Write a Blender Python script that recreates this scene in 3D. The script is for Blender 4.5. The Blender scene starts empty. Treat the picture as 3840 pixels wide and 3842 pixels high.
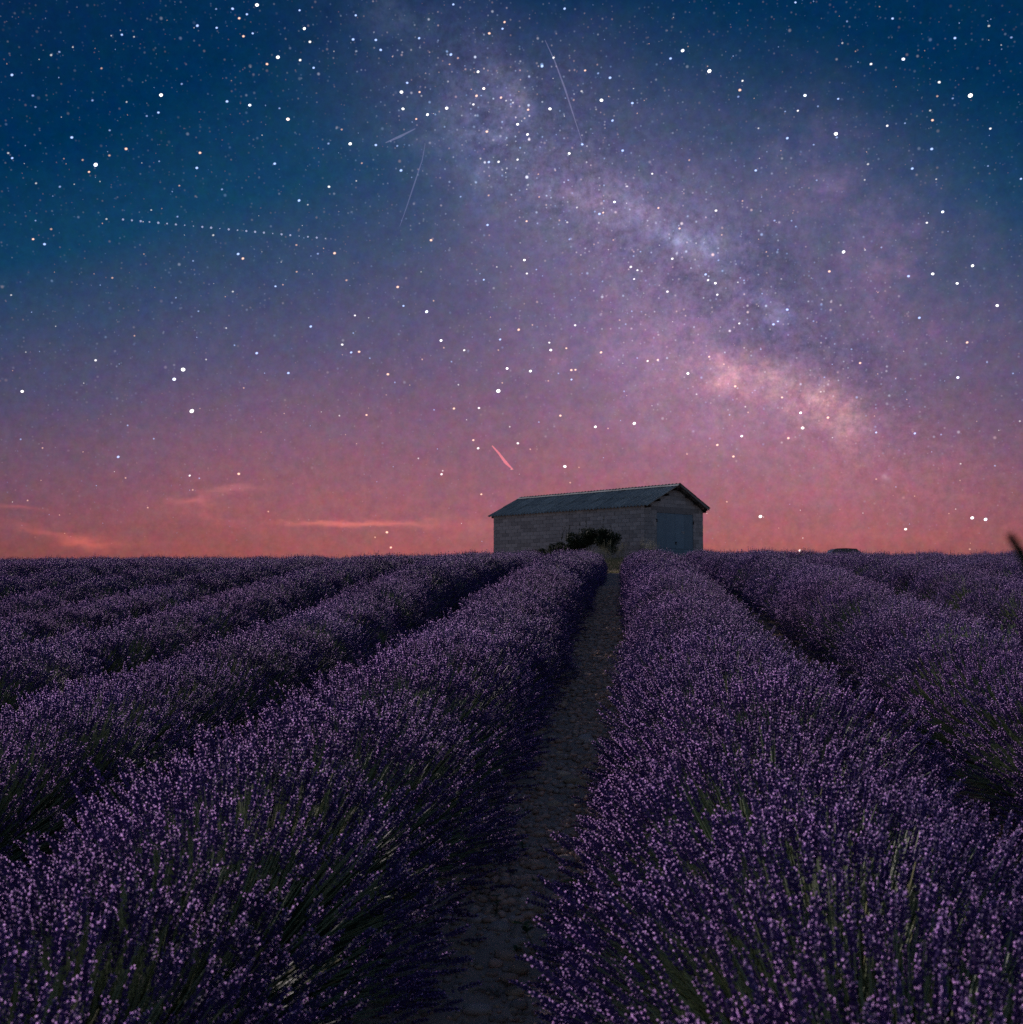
import bpy, math, random
import numpy as np
from mathutils import Vector, Matrix

S = bpy.context.scene
COL = S.collection
rng = np.random.default_rng(7)
random.seed(7)

# ------------------------------------------------------------------ camera
FPX = 4800.0                                   # focal length in photograph pixels
PITCH = math.atan(337 / FPX)
cam_d = bpy.data.cameras.new("camera")
cam = bpy.data.objects.new("camera", cam_d)
COL.objects.link(cam)
cam.location = (0, 0, 0)
cam.rotation_euler = (math.pi / 2 + PITCH, 0, 0)
cam_d.sensor_width = 36
cam_d.sensor_fit = 'HORIZONTAL'
cam_d.lens = 36 * FPX / 3840
cam_d.clip_start = 0.05
cam_d.clip_end = 9000
cam_d.dof.use_dof = True
cam_d.dof.focus_distance = 14
cam_d.dof.aperture_fstop = 7.0
S.camera = cam


def px_dir(x, y):
    """photograph pixel -> unit direction in the world"""
    a, b = (x - 1920) / FPX, (1921 - y) / FPX
    c, s = math.cos(PITCH), math.sin(PITCH)
    v = Vector((a, c - b * s, s + b * c))
    return v.normalized()


# ------------------------------------------------------------------ world (night sky)
W = bpy.data.worlds.new("World")
S.world = W
W.use_nodes = True
NT = W.node_tree
NT.nodes.clear()
SKY_STRENGTH = 1.0


def srgb(r, g, b):
    f = lambda c: (c / 255 / 12.92) if c / 255 <= 0.04045 else ((c / 255 + 0.055) / 1.055) ** 2.4
    return (f(r), f(g), f(b), 1.0)


class NB:
    """small helper to write node maths"""
    def __init__(self, nt):
        self.nt = nt

    def node(self, t, **kw):
        n = self.nt.nodes.new(t)
        for k, v in kw.items():
            setattr(n, k, v)
        return n

    def put(self, sock, v):
        if isinstance(v, bpy.types.NodeSocket):
            self.nt.links.new(v, sock)
        elif v is not None:
            sock.default_value = v

    def m(self, op, a, b=None, c=None, clamp=False):
        n = self.node('ShaderNodeMath', operation=op, use_clamp=clamp)
        self.put(n.inputs[0], a)
        self.put(n.inputs[1], b)
        self.put(n.inputs[2], c)
        return n.outputs[0]

    def vm(self, op, a, b=None, scale=None):
        n = self.node('ShaderNodeVectorMath', operation=op)
        self.put(n.inputs[0], a)
        self.put(n.inputs[1], b)
        if scale is not None:
            self.put(n.inputs['Scale'], scale)
        return n.outputs[0]

    def mix(self, f, a, b, blend='MIX', clamp=False):
        n = self.node('ShaderNodeMix', data_type='RGBA', blend_type=blend, clamp_result=clamp)
        self.put(n.inputs[0], f)
        self.put(n.inputs[6], a)
        self.put(n.inputs[7], b)
        return n.outputs[2]

    def ramp(self, f, stops, interp='LINEAR'):
        n = self.node('ShaderNodeValToRGB')
        n.color_ramp.interpolation = interp
        e = n.color_ramp.elements
        while len(e) < len(stops):
            e.new(0.5)
        for el, (p, c) in zip(e, stops):
            el.position = p
            el.color = c if len(c) == 4 else (*c, 1)
        self.put(n.inputs[0], f)
        return n.outputs[0]

    def noise(self, vec, scale, detail=4, rough=0.55, dist=0.0, out='Fac'):
        n = self.node('ShaderNodeTexNoise')
        self.put(n.inputs['Vector'], vec)
        n.inputs['Scale'].default_value = scale
        n.inputs['Detail'].default_value = detail
        n.inputs['Roughness'].default_value = rough
        n.inputs['Distortion'].default_value = dist
        return n.outputs[out]

    def maprange(self, v, a, b, c, d, smooth=False):
        n = self.node('ShaderNodeMapRange')
        if smooth:
            n.interpolation_type = 'SMOOTHSTEP'
        self.put(n.inputs[0], v)
        for i, q in enumerate((a, b, c, d)):
            n.inputs[i + 1].default_value = q
        return n.outputs[0]


def build_sky():
    b = NB(NT)
    tc = b.node('ShaderNodeTexCoord')
    D = b.vm('NORMALIZE', tc.outputs['Generated'])
    sep = b.node('ShaderNodeSeparateXYZ')
    b.put(sep.inputs[0], D)
    X, Y, Z = sep.outputs
    az = b.m('ARCTAN2', X, Y)
    da = b.m('SUBTRACT', az, 0.05)
    da2 = b.m('MINIMUM', b.m('MULTIPLY', da, da), 0.6)
    # warm glow is highest where the sun went down, so its bands sag away from there
    se = b.m('MULTIPLY', Z, b.m('MULTIPLY_ADD', da2, 2.5, 1.0))
    wob = b.noise(D, 5.0, 3)
    se = b.m('ADD', se, b.m('MULTIPLY', b.m('SUBTRACT', wob, 0.5), 0.05))
    e = lambda deg: math.sin(math.radians(deg)) / 0.8
    base = b.ramp(b.m('DIVIDE', se, 0.8), [
        (0.0, srgb(158, 84, 78)),
        (e(2.1), srgb(168, 94, 94)),
        (e(4.6), srgb(160, 99, 111)),
        (e(8), srgb(134, 97, 122)),
        (e(12), srgb(96, 88, 122)),
        (e(16.5), srgb(60, 77, 112)),
        (e(20.5), srgb(20, 65, 101)),
        (e(27), srgb(0, 46, 84)),
        (e(40), srgb(8, 40, 78)),
        (1.0, srgb(28, 48, 90))])
    # dimming to both sides of the glow near the horizon
    dim = b.m('POWER', 2.718, b.m('MULTIPLY', da2, -3.0))
    dim = b.m('MAXIMUM', dim, 0.3)
    dimz = b.maprange(Z, 0.0, 0.30, 1.0, 0.0)
    dim = b.m('ADD', b.m('MULTIPLY', dim, dimz), b.m('SUBTRACT', 1.0, dimz))
    base = b.mix(1.0, base, b.vm('SCALE', (1, 1, 1), scale=dim), 'MULTIPLY')
    # the rest of the sky, away from the glow: even mauve-blue twilight
    back = b.ramp(b.m('DIVIDE', Z, 0.8), [
        (0.0, srgb(120, 124, 134)), (0.18, srgb(116, 128, 148)), (0.5, srgb(90, 108, 138)), (1.0, srgb(38, 60, 96))])
    fb = b.maprange(Y, 0.75, -0.2, 0.0, 1.0, True)
    base = b.mix(fb, base, back)

    # milky way: soft star clouds given by direction (u = x/y, v = z/y)
    ys = b.m('MAXIMUM', Y, 0.05)
    front = b.maprange(Y, 0.1, 0.4, 0.0, 1.0)
    n1 = b.noise(D, 9.0, 6, 0.62, 0.6, 'Color')
    warp = b.vm('SCALE', b.vm('SUBTRACT', n1, (0.5, 0.5, 0.5)), scale=0.085)
    Dw = b.vm('ADD', D, warp)
    s2 = b.node('ShaderNodeSeparateXYZ')
    b.put(s2.inputs[0], Dw)
    u = b.m('DIVIDE', s2.outputs[0], ys)
    v = b.m('DIVIDE', s2.outputs[2], ys)
    # unwarped coordinates for the horizon clouds, lightly disturbed
    n2 = b.noise(b.vm('MULTIPLY', D, (1, 1, 3.0)), 26.0, 4, 0.6, 0.2, 'Color')
    Dc = b.vm('ADD', D, b.vm('SCALE', b.vm('SUBTRACT', n2, (0.5, 0.5, 0.5)), scale=0.016))
    s3 = b.node('ShaderNodeSeparateXYZ')
    b.put(s3.inputs[0], Dc)
    uc = b.m('DIVIDE', s3.outputs[0], ys)
    vc = b.m('DIVIDE', s3.outputs[2], ys)

    def blob(x, y, rx, ry, rot, uu, vv, p=1.0):
        # x, y, rx, ry as angles on the 1931-wide view of the photograph
        d = px_dir(x * 1.9886, y * 1.9886)
        u0, v0 = d.x / d.y, d.z / d.y
        k = 1.9886 / FPX
        c, s = math.cos(math.radians(rot)), math.sin(math.radians(rot))
        a = b.m('SUBTRACT', uu, u0)
        e_ = b.m('SUBTRACT', vv, v0)
        p1 = b.m('DIVIDE', b.m('ADD', b.m('MULTIPLY', a, c), b.m('MULTIPLY', e_, s)), rx * k)
        p2 = b.m('DIVIDE', b.m('SUBTRACT', b.m('MULTIPLY', e_, c), b.m('MULTIPLY', a, s)), ry * k)
        q = b.m('ADD', b.m('MULTIPLY', p1, p1), b.m('MULTIPLY', p2, p2))
        return b.m('POWER', 2.718, b.m('MULTIPLY', q, -1.0))

    col = base
    tex = b.noise(D, 22.0, 8, 0.68, 0.4)
    tex = b.maprange(tex, 0.38, 0.66, 0.2, 1.75)
    tex2 = b.noise(D, 60.0, 6, 0.7)
    tex2 = b.maprange(tex2, 0.35, 0.66, 0.4, 1.6)
    tt = b.m('MULTIPLY', b.m('MULTIPLY', tex, tex2), front)

    def add(col, f, c, amp):
        return b.mix(b.m('MULTIPLY', f, amp), col, (*c, 1), 'ADD')

    for (x, y, rx, ry, rot, c, amp, useT) in [
        (1330, 640, 430, 230, -38, (0.30, 0.17, 0.25), 0.34, 0),
        (1090, 330, 360, 190, -35, (0.26, 0.14, 0.23), 0.28, 0),
        (1600, 430, 330, 200, -25, (0.26, 0.13, 0.18), 0.14, 0),
        (1475, 740, 150, 48, -20, (1.0, 0.46, 0.36), 0.19, 1),
        (1560, 780, 70, 45, -40, (1.0, 0.44, 0.34), 0.11, 1),
        (1240, 700, 260, 130, -20, (0.55, 0.22, 0.34), 0.13, 1),
        (1310, 468, 62, 22, -15, (0.50, 0.55, 0.90), 0.24, 1),
        (1255, 410, 120, 50, -32, (0.40, 0.38, 0.62), 0.16, 1),
        (1150, 370, 130, 52, -35, (0.55, 0.33, 0.42), 0.13, 1),
        (915, 215, 110, 75, -40, (0.42, 0.34, 0.55), 0.10, 1),
        (960, 155, 46, 30, -50, (0.5, 0.42, 0.58), 0.15, 1),
        (880, 300, 160, 80, -30, (0.28, 0.30, 0.52), 0.10, 1),
        (760, 50, 110, 60, -20, (0.16, 0.20, 0.26), 0.10, 1),
        (1560, 380, 260, 130, -38, (0.20, 0.12, 0.24), 0.15, 1),
        (1700, 560, 230, 120, -35, (0.30, 0.10, 0.16), 0.14, 1),
        (1700, 900, 260, 90, -10, (0.40, 0.08, 0.06), 0.14, 0),
        (1465, 597, 34, 12, 10, (0.6, 0.5, 1.0), 0.22, 1),
        (1440, 560, 40, 16, -20, (0.4, 0.45, 0.9), 0.18, 1),
        (1655, 915, 9, 7, 0, (1.0, 0.75, 0.75), 0.14, 0),
    ]:
        f = blob(x, y, rx, ry, rot, u, v)
        f = b.m('MULTIPLY', f, tt if useT else front)
        col = add(col, f, c, amp)
    # dark dust lanes of the galaxy in front of the star clouds
    lane = None
    for (x, y, rx, ry, rot, amp) in [
        (1480, 520, 150, 60, -30, 0.55), (1580, 660, 190, 55, -28, 0.6), (1340, 560, 130, 40, -35, 0.35),
        (1080, 240, 140, 50, -40, 0.45), (1010, 60, 150, 60, -20, 0.5), (1390, 620, 120, 30, -40, 0.35),
        (1200, 450, 80, 30, -35, 0.35), (850, 120, 110, 40, -25, 0.4)]:
        f = b.m('MULTIPLY', b.m('MULTIPLY', blob(x, y, rx, ry, rot, u, v), amp), tt)
        lane = f if lane is None else b.m('ADD', lane, f)
    lane = b.m('MULTIPLY', lane, 1.0, clamp=True)
    col = b.mix(lane, col, b.mix(0.5, col, (0.03, 0.055, 0.15, 1)))
    # fine branching rifts through the bright band
    band = b.m('MULTIPLY', b.m('ADD', blob(1380, 560, 520, 150, -38, u, v), blob(960, 210, 230, 120, -38, u, v)), front, clamp=True)
    rf = b.noise(D, 15.0, 10, 0.66, 1.1)
    rf = b.maprange(b.m('ABSOLUTE', b.m('SUBTRACT', rf, 0.5)), 0.0, 0.055, 1.0, 0.0, True)
    rf = b.m('MULTIPLY', b.m('MULTIPLY', rf, band), 0.38)
    col = b.mix(rf, col, b.mix(0.55, col, (0.03, 0.05, 0.13, 1)))
    gr = b.noise(D, 170.0, 4, 0.8)
    gr = b.m('MULTIPLY_ADD', b.m('MULTIPLY', b.maprange(gr, 0.35, 0.65, -0.5, 0.5), b.m('MULTIPLY_ADD', band, 0.30, 0.16)), 1.0, 1.0)
    col = b.vm('SCALE', col, scale=gr)
    # blotchy colour noise over the whole sky
    mot = b.noise(D, 80.0, 7, 0.80, 0.0, 'Color')
    mot = b.mix(0.42, (0.5, 0.5, 0.5, 1), mot)
    mot = b.vm('SCALE', mot, scale=2.0)
    col = b.mix(1.0, col, mot, 'MULTIPLY')

    # low clouds catching the last red light
    for (x, y, rx, ry, rot, c, amp) in [
        (690, 988, 110, 5.5, 0, (1.0, 0.22, 0.11), 0.52),
        (600, 985, 70, 4, 1, (1.0, 0.22, 0.14), 0.22),
        (930, 992, 110, 14, -2, (1.0, 0.24, 0.18), 0.10),
        (155, 1024, 42, 9, 0, (1.0, 0.16, 0.08), 0.32),
        (200, 1026, 75, 10, 0, (1.0, 0.18, 0.10), 0.14),
        (95, 1008, 70, 6, -14, (1.0, 0.16, 0.11), 0.22),
        (30, 958, 45, 6, -6, (1.0, 0.18, 0.14), 0.22),
        (352, 948, 42, 7, -4, (1.0, 0.24, 0.18), 0.22),
        (378, 942, 24, 7, 18, (1.0, 0.24, 0.18), 0.20),
        (400, 975, 80, 10, -12, (1.0, 0.22, 0.16), 0.10),
        (435, 925, 55, 6, 2, (1.0, 0.28, 0.24), 0.22),
        (1650, 1010, 260, 16, 0, (1.0, 0.2, 0.14), 0.05),
    ]:
        f = b.m('MULTIPLY', blob(x, y, rx, ry, rot, uc, vc), front)
        col = add(col, f, c, amp * 0.6)

    dens = b.m('MULTIPLY', b.m('ADD', blob(1330, 560, 560, 190, -38, u, v), blob(950, 200, 240, 150, -38, u, v)), front)
    # faint stars too small to tell apart
    for (sc, rad, lo, amp, seed) in [(300.0, 0.30, 0.40, 0.20, 7), (150.0, 0.20, 0.55, 0.34, 0), (85.0, 0.14, 0.62, 0.42, 3)]:
        vo = b.node('ShaderNodeTexVoronoi', feature='F1')
        b.put(vo.inputs['Vector'], b.vm('ADD', D, (seed, seed, seed)))
        vo.inputs['Scale'].default_value = sc
        sc3 = b.node('ShaderNodeSeparateColor')
        b.put(sc3.inputs[0], vo.outputs['Color'])
        bright = b.maprange(sc3.outputs[0], lo, 1.0, 0.0, 1.0)
        bright = b.m('MULTIPLY', bright, bright)
        dot = b.maprange(vo.outputs['Distance'], rad * 0.2, rad, 1.0, 0.0, True)
        st = b.m('MULTIPLY', dot, b.m('MULTIPLY', bright, amp))
        st = b.m('MULTIPLY', st, b.maprange(Z, 0.04, 0.20, 0.10, 1.0))
        st = b.m('MULTIPLY', st, b.m('MULTIPLY_ADD', dens, 2.4, 0.55))
        tint = b.ramp(sc3.outputs[1], [(0.0, (0.35, 0.55, 1.0)), (0.5, (0.8, 0.85, 1.0)), (1.0, (1.0, 0.6, 0.5))])
        col = b.mix(st, col, tint, 'ADD')
    # below the horizon: dark earth light
    dn = b.maprange(Z, 0.0, -0.06, 0.0, 1.0, True)
    col = b.mix(dn, col, (0.02, 0.02, 0.03, 1))
    bg = b.node('ShaderNodeBackground')
    b.put(bg.inputs[0], col)
    bg.inputs[1].default_value = SKY_STRENGTH
    out = b.node('ShaderNodeOutputWorld')
    NT.links.new(bg.outputs[0], out.inputs[0])


build_sky()
W.cycles.sampling_method = 'MANUAL'
W.cycles.sample_map_resolution = 512

# ------------------------------------------------------------------ the low light that rakes the field
SUN_AZ, SUN_EL = math.radians(-42), math.radians(22)
sun_d = bpy.data.lights.new("sun", 'SUN')
sun_d.energy = 5.0
sun_d.angle = math.radians(0.6)
sun_d.color = (1.0, 0.83, 0.88)
sun = bpy.data.objects.new("sun", sun_d)
COL.objects.link(sun)
sd = Vector((math.sin(SUN_AZ) * math.cos(SUN_EL), math.cos(SUN_AZ) * math.cos(SUN_EL), math.sin(SUN_EL)))
sun.rotation_euler = sd.to_track_quat('Z', 'Y').to_euler()
sun.location = sd * 50

S.view_settings.view_transform = 'Standard'
S.view_settings.look = 'None'
S.view_settings.exposure = 0
S.view_settings.gamma = 1
S.view_settings.use_curve_mapping = False
S.render.engine = 'CYCLES'
S.cycles.max_bounces = 6
S.cycles.transparent_max_bounces = 8
S.cycles.use_denoising = False
S.render.use_persistent_data = False


# ------------------------------------------------------------------ helpers
def tag(o, label=None, cat=None, group=None, kind=None):
    if label: o['label'] = label
    if cat: o['category'] = cat
    if group: o['group'] = group
    if kind: o['kind'] = kind
    return o


def np_mesh(name, V, F, mats, MI=None, smooth=False):
    """triangles or quads (all the same) -> mesh"""
    me = bpy.data.meshes.new(name)
    V = np.asarray(V, dtype=np.float32)
    F = np.asarray(F, dtype=np.int32)
    k = F.shape[1]
    me.vertices.add(len(V))
    me.vertices.foreach_set('co', V.ravel())
    me.loops.add(len(F) * k)
    me.loops.foreach_set('vertex_index', F.ravel())
    me.polygons.add(len(F))
    me.polygons.foreach_set('loop_start', np.arange(0, len(F) * k, k, dtype=np.int32))
    me.polygons.foreach_set('loop_total', np.full(len(F), k, dtype=np.int32))
    if MI is not None:
        me.polygons.foreach_set('material_index', np.asarray(MI, dtype=np.int32))
    me.polygons.foreach_set('use_smooth', np.full(len(F), smooth, dtype=bool))
    for m in mats:
        me.materials.append(m)
    me.update(calc_edges=True)
    return me


def link(name, me, parent=None, loc=None):
    o = bpy.data.objects.new(name, me)
    COL.objects.link(o)
    if parent is not None: o.parent = parent
    if loc is not None: o.location = loc
    return o


class MB:
    """collects polygons, then becomes one mesh object"""
    def __init__(self):
        self.v, self.f, self.m = [], [], []

    def poly(self, pts, m=0):
        i = len(self.v)
        self.v += [tuple(p) for p in pts]
        self.f.append(tuple(range(i, i + len(pts))))
        self.m.append(m)

    def box(self, x0, x1, y0, y1, z0, z1, m=0, M=None):
        c = [Vector(p) for p in ((x0, y0, z0), (x1, y0, z0), (x1, y1, z0), (x0, y1, z0),
                                 (x0, y0, z1), (x1, y0, z1), (x1, y1, z1), (x0, y1, z1))]
        if M: c = [M @ p for p in c]
        i = len(self.v)
        self.v += [tuple(p) for p in c]
        for q in ((0, 3, 2, 1), (4, 5, 6, 7), (0, 1, 5, 4), (1, 2, 6, 5), (2, 3, 7, 6), (3, 0, 4, 7)):
            self.f.append(tuple(i + j for j in q))
            self.m.append(m)

    def extrude(self, pts, vec, m=0):
        """prism from a convex polygon (3-D points) moved by vec"""
        n = len(pts)
        i = len(self.v)
        vec = Vector(vec)
        P = [Vector(p) for p in pts]
        self.v += [tuple(p) for p in P] + [tuple(p + vec) for p in P]
        self.f.append(tuple(i + j for j in range(n))[::-1])
        self.f.append(tuple(i + n + j for j in range(n)))
        for j in range(n):
            k = (j + 1) % n
            self.f.append((i + j, i + k, i + n + k, i + n + j))
        self.m += [m] * (n + 2)

    def tube(self, pts, r, seg=6, m=0, r1=None):
        P = [Vector(p) for p in pts]
        n = len(P)
        r1 = r if r1 is None else r1
        base = len(self.v)
        for k, p in enumerate(P):
            d = (P[min(k + 1, n - 1)] - P[max(k - 1, 0)]).normalized()
            a = d.orthogonal().normalized() if abs(d.z) > 0.99 else d.cross(Vector((0, 0, 1))).normalized()
            c = d.cross(a)
            rr = r + (r1 - r) * k / max(1, n - 1)
            for j in range(seg):
                t = 2 * math.pi * j / seg
                self.v.append(tuple(p + a * math.cos(t) * rr + c * math.sin(t) * rr))
        for k in range(n - 1):
            for j in range(seg):
                a0 = base + k * seg + j
                a1 = base + k * seg + (j + 1) % seg
                self.f.append((a0, a1, a1 + seg, a0 + seg))
                self.m.append(m)
        self.f.append(tuple(base + j for j in range(seg))[::-1])
        self.f.append(tuple(base + (n - 1) * seg + j for j in range(seg)))
        self.m += [m, m]

    def mesh(self, name, mats, smooth=False):
        me = bpy.data.meshes.new(name)
        me.from_pydata(self.v, [], self.f)
        for mt in (mats if isinstance(mats, (list, tuple)) else [mats]):
            me.materials.append(mt)
        me.polygons.foreach_set('material_index', self.m)
        me.polygons.foreach_set('use_smooth', [smooth] * len(self.f))
        me.update()
        return me

    def build(self, name, mats, parent=None, smooth=False, loc=None):
        return link(name, self.mesh(name, mats, smooth), parent, loc)


def empty(name, loc, rz=0.0):
    o = bpy.data.objects.new(name, None)
    COL.objects.link(o)
    o.location = loc
    o.rotation_euler = (0, 0, rz)
    o.empty_display_size = 0.3
    return o


# ------------------------------------------------------------------ materials
def mat(name, color, rough=0.8, spec=0.3, var=0.0, noise=None, bump=0.0, bscale=40.0, trans=0.0, rand=0.0, hue=0.0, metal=0.0,
        coord='Object', color2=None, isl=0.0):
    """principled colour with noise wear, per-object variation, bump and leaf translucency"""
    m = bpy.data.materials.new(name)
    m.use_nodes = True
    nt = m.node_tree
    nt.nodes.clear()
    b = NB(nt)
    tc = b.node('ShaderNodeTexCoord')
    v = tc.outputs[coord]
    c = (*color, 1)
    if noise:
        f = b.noise(v, noise, 6, 0.65, 0.3)
        f = b.maprange(f, 0.32, 0.68, 0, 1)
        c2 = color2 if color2 else tuple(q * (1 - var) for q in color)
        c = b.mix(f, (*color, 1), (*c2, 1))
    if rand or hue:
        oi = b.node('ShaderNodeObjectInfo')
        h = b.node('ShaderNodeHueSaturation')
        b.put(h.inputs['Color'], c)
        b.put(h.inputs['Value'], b.maprange(oi.outputs['Random'], 0, 1, 1 - rand, 1 + rand))
        if hue:
            r2 = b.m('FRACT', b.m('MULTIPLY', oi.outputs['Random'], 7.31))
            b.put(h.inputs['Hue'], b.maprange(r2, 0, 1, 0.5 - hue, 0.5 + hue))
        c = h.outputs[0]
    if isl:                                        # every separate stone has its own tone
        ge = b.node('ShaderNodeNewGeometry')
        c = b.vm('SCALE', c, scale=b.maprange(ge.outputs['Random Per Island'], 0, 1, 1 - isl, 1 + isl * 0.35))
    p = b.node('ShaderNodeBsdfPrincipled')
    b.put(p.inputs['Base Color'], c)
    p.inputs['Roughness'].default_value = rough
    p.inputs['Specular IOR Level'].default_value = spec
    p.inputs['Metallic'].default_value = metal
    if bump:
        bn = b.node('ShaderNodeBump')
        bn.inputs['Strength'].default_value = 1.0
        bn.inputs['Distance'].default_value = bump
        b.put(bn.inputs['Height'], b.noise(v, bscale, 6, 0.6))
        b.put(p.inputs['Normal'], bn.outputs[0])
    sh = p.outputs[0]
    if trans:
        t = b.node('ShaderNodeBsdfTranslucent')
        b.put(t.inputs[0], c)
        mx = b.node('ShaderNodeMixShader')
        mx.inputs[0].default_value = trans
        nt.links.new(sh, mx.inputs[1])
        nt.links.new(t.outputs[0], mx.inputs[2])
        sh = mx.outputs[0]
    o = b.node('ShaderNodeOutputMaterial')
    nt.links.new(sh, o.inputs[0])
    return m


def emit(name, color, strength=1.0, add=False, soft=0):
    m = bpy.data.materials.new(name)
    m.use_nodes = True
    nt = m.node_tree
    nt.nodes.clear()
    b = NB(nt)
    e = b.node('ShaderNodeEmission')
    e.inputs[0].default_value = (*color, 1)
    e.inputs[1].default_value = strength
    o = b.node('ShaderNodeOutputMaterial')
    if soft:                                       # a round glow that fades to its rim
        lw = b.node('ShaderNodeLayerWeight')
        lw.inputs[0].default_value = 0.5
        fa = b.m('SUBTRACT', 1.0, lw.outputs['Facing'], clamp=True)
        b.put(e.inputs[1], b.m('MULTIPLY', b.m('MULTIPLY', fa, fa), strength * soft))
    sh = e.outputs[0]
    if add:                                        # a faint light adds to the sky glow behind it
        ad = b.node('ShaderNodeAddShader')
        tr = b.node('ShaderNodeBsdfTransparent')
        nt.links.new(sh, ad.inputs[0])
        nt.links.new(tr.outputs[0], ad.inputs[1])
        sh = ad.outputs[0]
    nt.links.new(sh, o.inputs[0])
    m.cycles.emission_sampling = 'NONE'
    return m


M_stem = mat('stem_green', (0.21, 0.27, 0.15), 0.55, 0.3, rand=0.25, hue=0.02, trans=0.15)
M_straw = mat('stem_straw', (0.25, 0.26, 0.11), 0.75, 0.12, rand=0.2)
M_calyx = mat('calyx_violet', (0.072, 0.040, 0.170), 0.6, 0.3, rand=0.25, hue=0.012, trans=0.2)
M_petal = mat('petal_lilac', (0.84, 0.54, 1.0), 0.5, 0.4, rand=0.15, hue=0.012, trans=0.55)
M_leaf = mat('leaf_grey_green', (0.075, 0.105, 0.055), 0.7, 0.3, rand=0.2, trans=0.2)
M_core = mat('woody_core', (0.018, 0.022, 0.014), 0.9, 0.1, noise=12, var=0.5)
M_soil = mat('field_soil', (0.20, 0.135, 0.10), 0.95, 0.15, noise=1.7, color2=(0.13, 0.092, 0.072), bump=0.02, bscale=22)
M_pathsoil = mat('path_soil', (0.48, 0.33, 0.23), 0.9, 0.2, noise=2.3, color2=(0.32, 0.24, 0.18), bump=0.012, bscale=30)
M_stone = mat('field_stone', (0.72, 0.46, 0.31), 0.85, 0.3, noise=9, color2=(0.54, 0.36, 0.25), isl=0.4, bump=0.004, bscale=60, rand=0.3, hue=0.02)
M_stone2 = mat('field_stone_grey', (0.60, 0.46, 0.36), 0.85, 0.3, noise=9, color2=(0.44, 0.34, 0.27), isl=0.4, bump=0.004, bscale=60, rand=0.3)
M_block = mat('concrete_block', (0.37, 0.36, 0.35), 0.95, 0.15, noise=5, color2=(0.29, 0.285, 0.28), bump=0.006, bscale=45, rand=0.22, hue=0.012)
M_mortar = mat('mortar', (0.055, 0.055, 0.06), 0.95, 0.1, noise=8, var=0.3, bump=0.004)
M_lintel = mat('lintel_concrete', (0.27, 0.265, 0.26), 0.95, 0.15, noise=6, var=0.35, bump=0.004)
M_patch = mat('pale_plaster', (0.46, 0.43, 0.41), 0.95, 0.1, noise=14, var=0.25)
M_roof = mat('fibre_cement_roof', (0.27, 0.32, 0.32), 0.85, 0.25, noise=1.6, color2=(0.15, 0.17, 0.16), bump=0.004, bscale=30, rand=0.14)
M_timber = mat('old_timber', (0.06, 0.05, 0.045), 0.9, 0.2, noise=9, var=0.5)
M_door = mat('blue_steel_door', (0.20, 0.29, 0.34), 0.6, 0.4, noise=3, color2=(0.16, 0.235, 0.29), rand=0.10)
M_iron = mat('dark_iron', (0.02, 0.02, 0.022), 0.6, 0.4)
M_bush = mat('bush_leaf', (0.020, 0.034, 0.018), 0.8, 0.12, noise=3, color2=(0.012, 0.022, 0.013), trans=0.12)
M_oat = mat('dry_oat', (0.24, 0.25, 0.18), 0.8, 0.2, rand=0.2, trans=0.3)
M_ygrass = mat('yellow_green_grass', (0.13, 0.14, 0.05), 0.8, 0.2, rand=0.2, trans=0.3)
M_weed = mat('weed_leaf', (0.035, 0.09, 0.025), 0.6, 0.4, rand=0.2, trans=0.3)
M_twig = mat('dead_twig', (0.16, 0.13, 0.10), 0.9, 0.2)
M_paint = mat('dark_car_paint', (0.012, 0.022, 0.030), 0.3, 0.5)
M_glass = mat('car_glass', (0.02, 0.035, 0.04), 0.05, 0.6)
M_tyre = mat('tyre_rubber', (0.015, 0.015, 0.015), 0.9, 0.2)
M_rim = mat('wheel_rim', (0.3, 0.3, 0.32), 0.4, 0.5, metal=0.8)
M_lamp = mat('lamp_lens', (0.3, 0.05, 0.04), 0.2, 0.5)


# ------------------------------------------------------------------ terrain
ALPHA = math.atan((2466 - 1920) / FPX)
CA, SA = math.cos(ALPHA), math.sin(ALPHA)
_PT = np.array([-30, -5, 0, 5, 10, 15, 18.5, 21.5, 24, 27, 30, 40, 64, 110, 200, 700.])
_PZ = np.array([-4.2, -2.075, -1.65, -1.225, -0.80, -0.385, -0.12, 0.09, 0.21, 0.315, 0.42, 0.87, 2.05, 2.90, 3.2, 3.5])
_h = np.diff(_PT)
_d = np.diff(_PZ) / _h
_mk = np.zeros(len(_PT))
_mk[1:-1] = (_d[:-1] * _h[1:] + _d[1:] * _h[:-1]) / (_h[:-1] + _h[1:])
_mk[0], _mk[-1] = _d[0], 0


def prof(t):
    t = np.clip(np.asarray(t, float), -30, 699.9)
    i = np.clip(np.searchsorted(_PT, t, 'right') - 1, 0, len(_h) - 1)
    s = (t - _PT[i]) / _h[i]
    return ((2 * s ** 3 - 3 * s ** 2 + 1) * _PZ[i] + (s ** 3 - 2 * s ** 2 + s) * _h[i] * _mk[i]
            + (-2 * s ** 3 + 3 * s ** 2) * _PZ[i + 1] + (s ** 3 - s ** 2) * _h[i] * _mk[i + 1])


def smooth(a, b, x):
    t = np.clip((np.asarray(x, float) - a) / (b - a), 0, 1)
    return t * t * (3 - 2 * t)


def shift(t):
    t = np.asarray(t, float)
    return -0.0285 * (np.log1p(np.exp(-np.abs(t - 11) / 1.5)) * 1.5 + np.maximum(t - 11, 0))


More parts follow.
